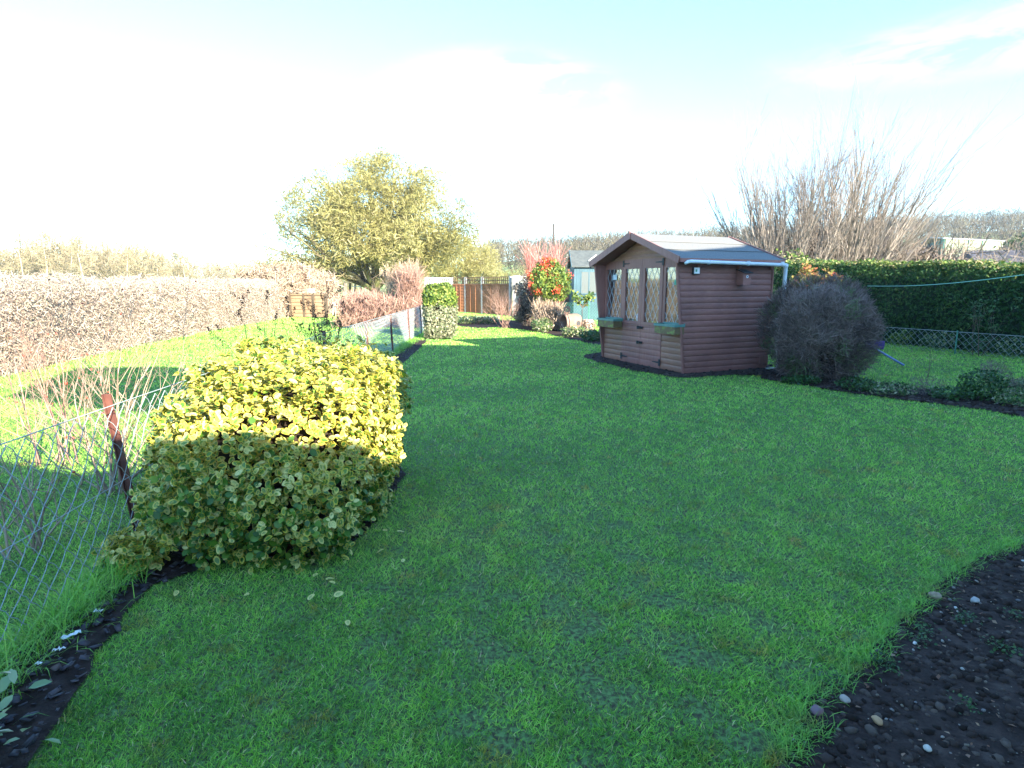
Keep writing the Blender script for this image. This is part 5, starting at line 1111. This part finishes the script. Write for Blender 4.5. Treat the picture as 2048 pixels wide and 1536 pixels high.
# dark roofed low building
A = AT(1780, 524, 55); B_ = AT(1905, 522, 55); t = thing('outbuilding', 'low outbuilding with dark slate roof below the barn', 'shed', (A[0], 55, GTz(A[0], 55)))
zt = A[2]; zr = AT(1840, 500, 59)[2]
b = MB(); b.box((A[0], 55, -.5), (B_[0], 61, zt)); b.build('wall', m_brick, t, world=True)
b = MB(); v = [(A[0] - .4, 54.6, zt), (B_[0] + .4, 54.6, zt), (B_[0] - .6, 58, zr), (A[0] + .6, 58, zr), (B_[0] + .4, 61.4, zt), (A[0] - .4, 61.4, zt)]
b.add(v, [(0,1,2,3), (3,2,4,5), (1,4,2), (0,3,5), (0,5,4,1)]); b.build('roof', mat_noise('slate', [(.3, (.035, .035, .045)), (.7, (.06, .06, .075))], 3, .7), t, world=True)
A = AT(1960, 530, 50); t = thing('distant_roofs', 'dark low roof at the right beside the evergreen tree', 'shed', (A[0], 50, GTz(A[0], 50)))
b = MB(); x1_ = AT(2100, 520, 50)[0]; b.box((A[0], 50, -.5), (x1_, 54, A[2] - .2)); b.build('wall', m_brick, t, world=True)
b = MB(); zt = A[2] - .2; v = [(A[0] - .3, 49.7, zt), (x1_, 49.7, zt), (x1_, 52, zt + 1.5), (A[0] + .3, 52, zt + 1.5), (x1_, 54.3, zt), (A[0] - .3, 54.3, zt)]; b.add(v, [(0,1,2,3), (3,2,4,5), (0,3,5), (1,4,2), (0,5,4,1)]); b.build('roof', bpy.data.materials['slate'], t, world=True)
bush('evergreen_tree', 'dense green evergreen at the far right beyond the hedge', 'tree', ((2040 - 1024) / F * 62, 62, 0), (3.0, 2.4, 3.2), 5200, .42, m_con, 71, expo=(2.2, 2.2, 2.2), lump=.3, freq=.4, cr=m_ccore)
thicket('hedgerow', 'bare pinkish hedgerow twigs between the conifer hedge and the outbuilding', 'hedgerow', 19, 31, 34, 2.6, 6000, m_thick, .6, 33, .04, dy=2.0, up=1.0)
thicket('scrub', 'grey bare scrub in front of the barn', 'scrub', 36, 47, 52, 4.4, 3500, m_thick, .9, 35, .05, dy=2.5, up=.8)
m_fr = mat_leaf('laurel_and_lit_crest', [(0, (.05, .12, .02)), (.5, (.14, .20, .04)), (.8, (.34, .34, .12)), (1, (.45, .34, .22))], .25, .5, .3)
bush('laurel_bush', 'bright green leafy bush on top of the hedge line next to the summerhouse roof', 'bush', (8.9, 19.6, 0), (.9, .9, 1.22), 4200, .13, m_fr, 73, expo=(2.4, 2.4, 2.6), cr=m_ccore)

# yellow-green leaves added on the hedge crest, sunlight put into their colour
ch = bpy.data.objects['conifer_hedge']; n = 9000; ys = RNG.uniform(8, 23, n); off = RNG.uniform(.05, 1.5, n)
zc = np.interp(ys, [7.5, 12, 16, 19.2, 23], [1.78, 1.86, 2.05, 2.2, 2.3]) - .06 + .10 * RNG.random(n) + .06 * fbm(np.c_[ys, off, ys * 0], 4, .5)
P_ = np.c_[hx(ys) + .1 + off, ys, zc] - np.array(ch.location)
scatter('painted_lit_crest', *LEAF, P_, norm(np.c_[RNG.normal(size=(n, 2)) * .7, np.ones(n)]), norm(RNG.normal(size=(n, 3)) + [0, 0, .6]), RNG.uniform(.05, .12, n), m_fr, ch)

# thin air haze round the whole scene
hz = newmesh('haze', [(x, y, z) for z in (-2, 42) for x, y in ((-420, -60), (420, -60), (420, 420), (-420, 420))], [(0, 3, 2, 1), (4, 5, 6, 7), (0, 1, 5, 4), (1, 2, 6, 5), (2, 3, 7, 6), (3, 0, 4, 7)], None)
m = bpy.data.materials.new('haze'); m.use_nodes = True; m.node_tree.nodes.clear(); pv = m.node_tree.nodes.new('ShaderNodeVolumePrincipled'); ou = m.node_tree.nodes.new('ShaderNodeOutputMaterial')
pv.inputs['Density'].default_value = .00045; pv.inputs['Color'].default_value = (.93, .95, 1, 1); pv.inputs['Anisotropy'].default_value = .1
m.node_tree.links.new(pv.outputs[0], ou.inputs['Volume']); hz.data.materials.append(m); tag(hz, kind='stuff')

# leaf litter, weeds and moss tufts on the near soil
q = bbox_pts(poly_soil, 900, 4.2); n = len(q)
tag(scatter('leaf_litter', *LEAF, np.c_[q, np.full(n, .025)], norm(np.c_[RNG.normal(size=(n, 2)) * .4, np.ones(n)]), rdir(n), RNG.uniform(.008, .03, n), m_dryleaf), kind='stuff')
cs = np.array([G(*p)[:2] for p in ((1835, 1290), (1850, 1270), (1930, 1240), (1925, 1250), (1760, 1330), (1990, 1300), (1780, 1345), (2010, 1310), (1660, 1370), (2030, 1240), (1930, 1420))]); q = cs[RNG.integers(0, len(cs), 620)] + RNG.normal(size=(620, 2)) * .025; n = len(q)
tag(scatter('seedling_weeds', *LEAFW, np.c_[q, RNG.uniform(.015, .045, n)], norm(np.c_[RNG.normal(size=(n, 2)) * .6, np.ones(n)]), rdir(n), RNG.uniform(.006, .016, n), m_greenleaf), kind='stuff')
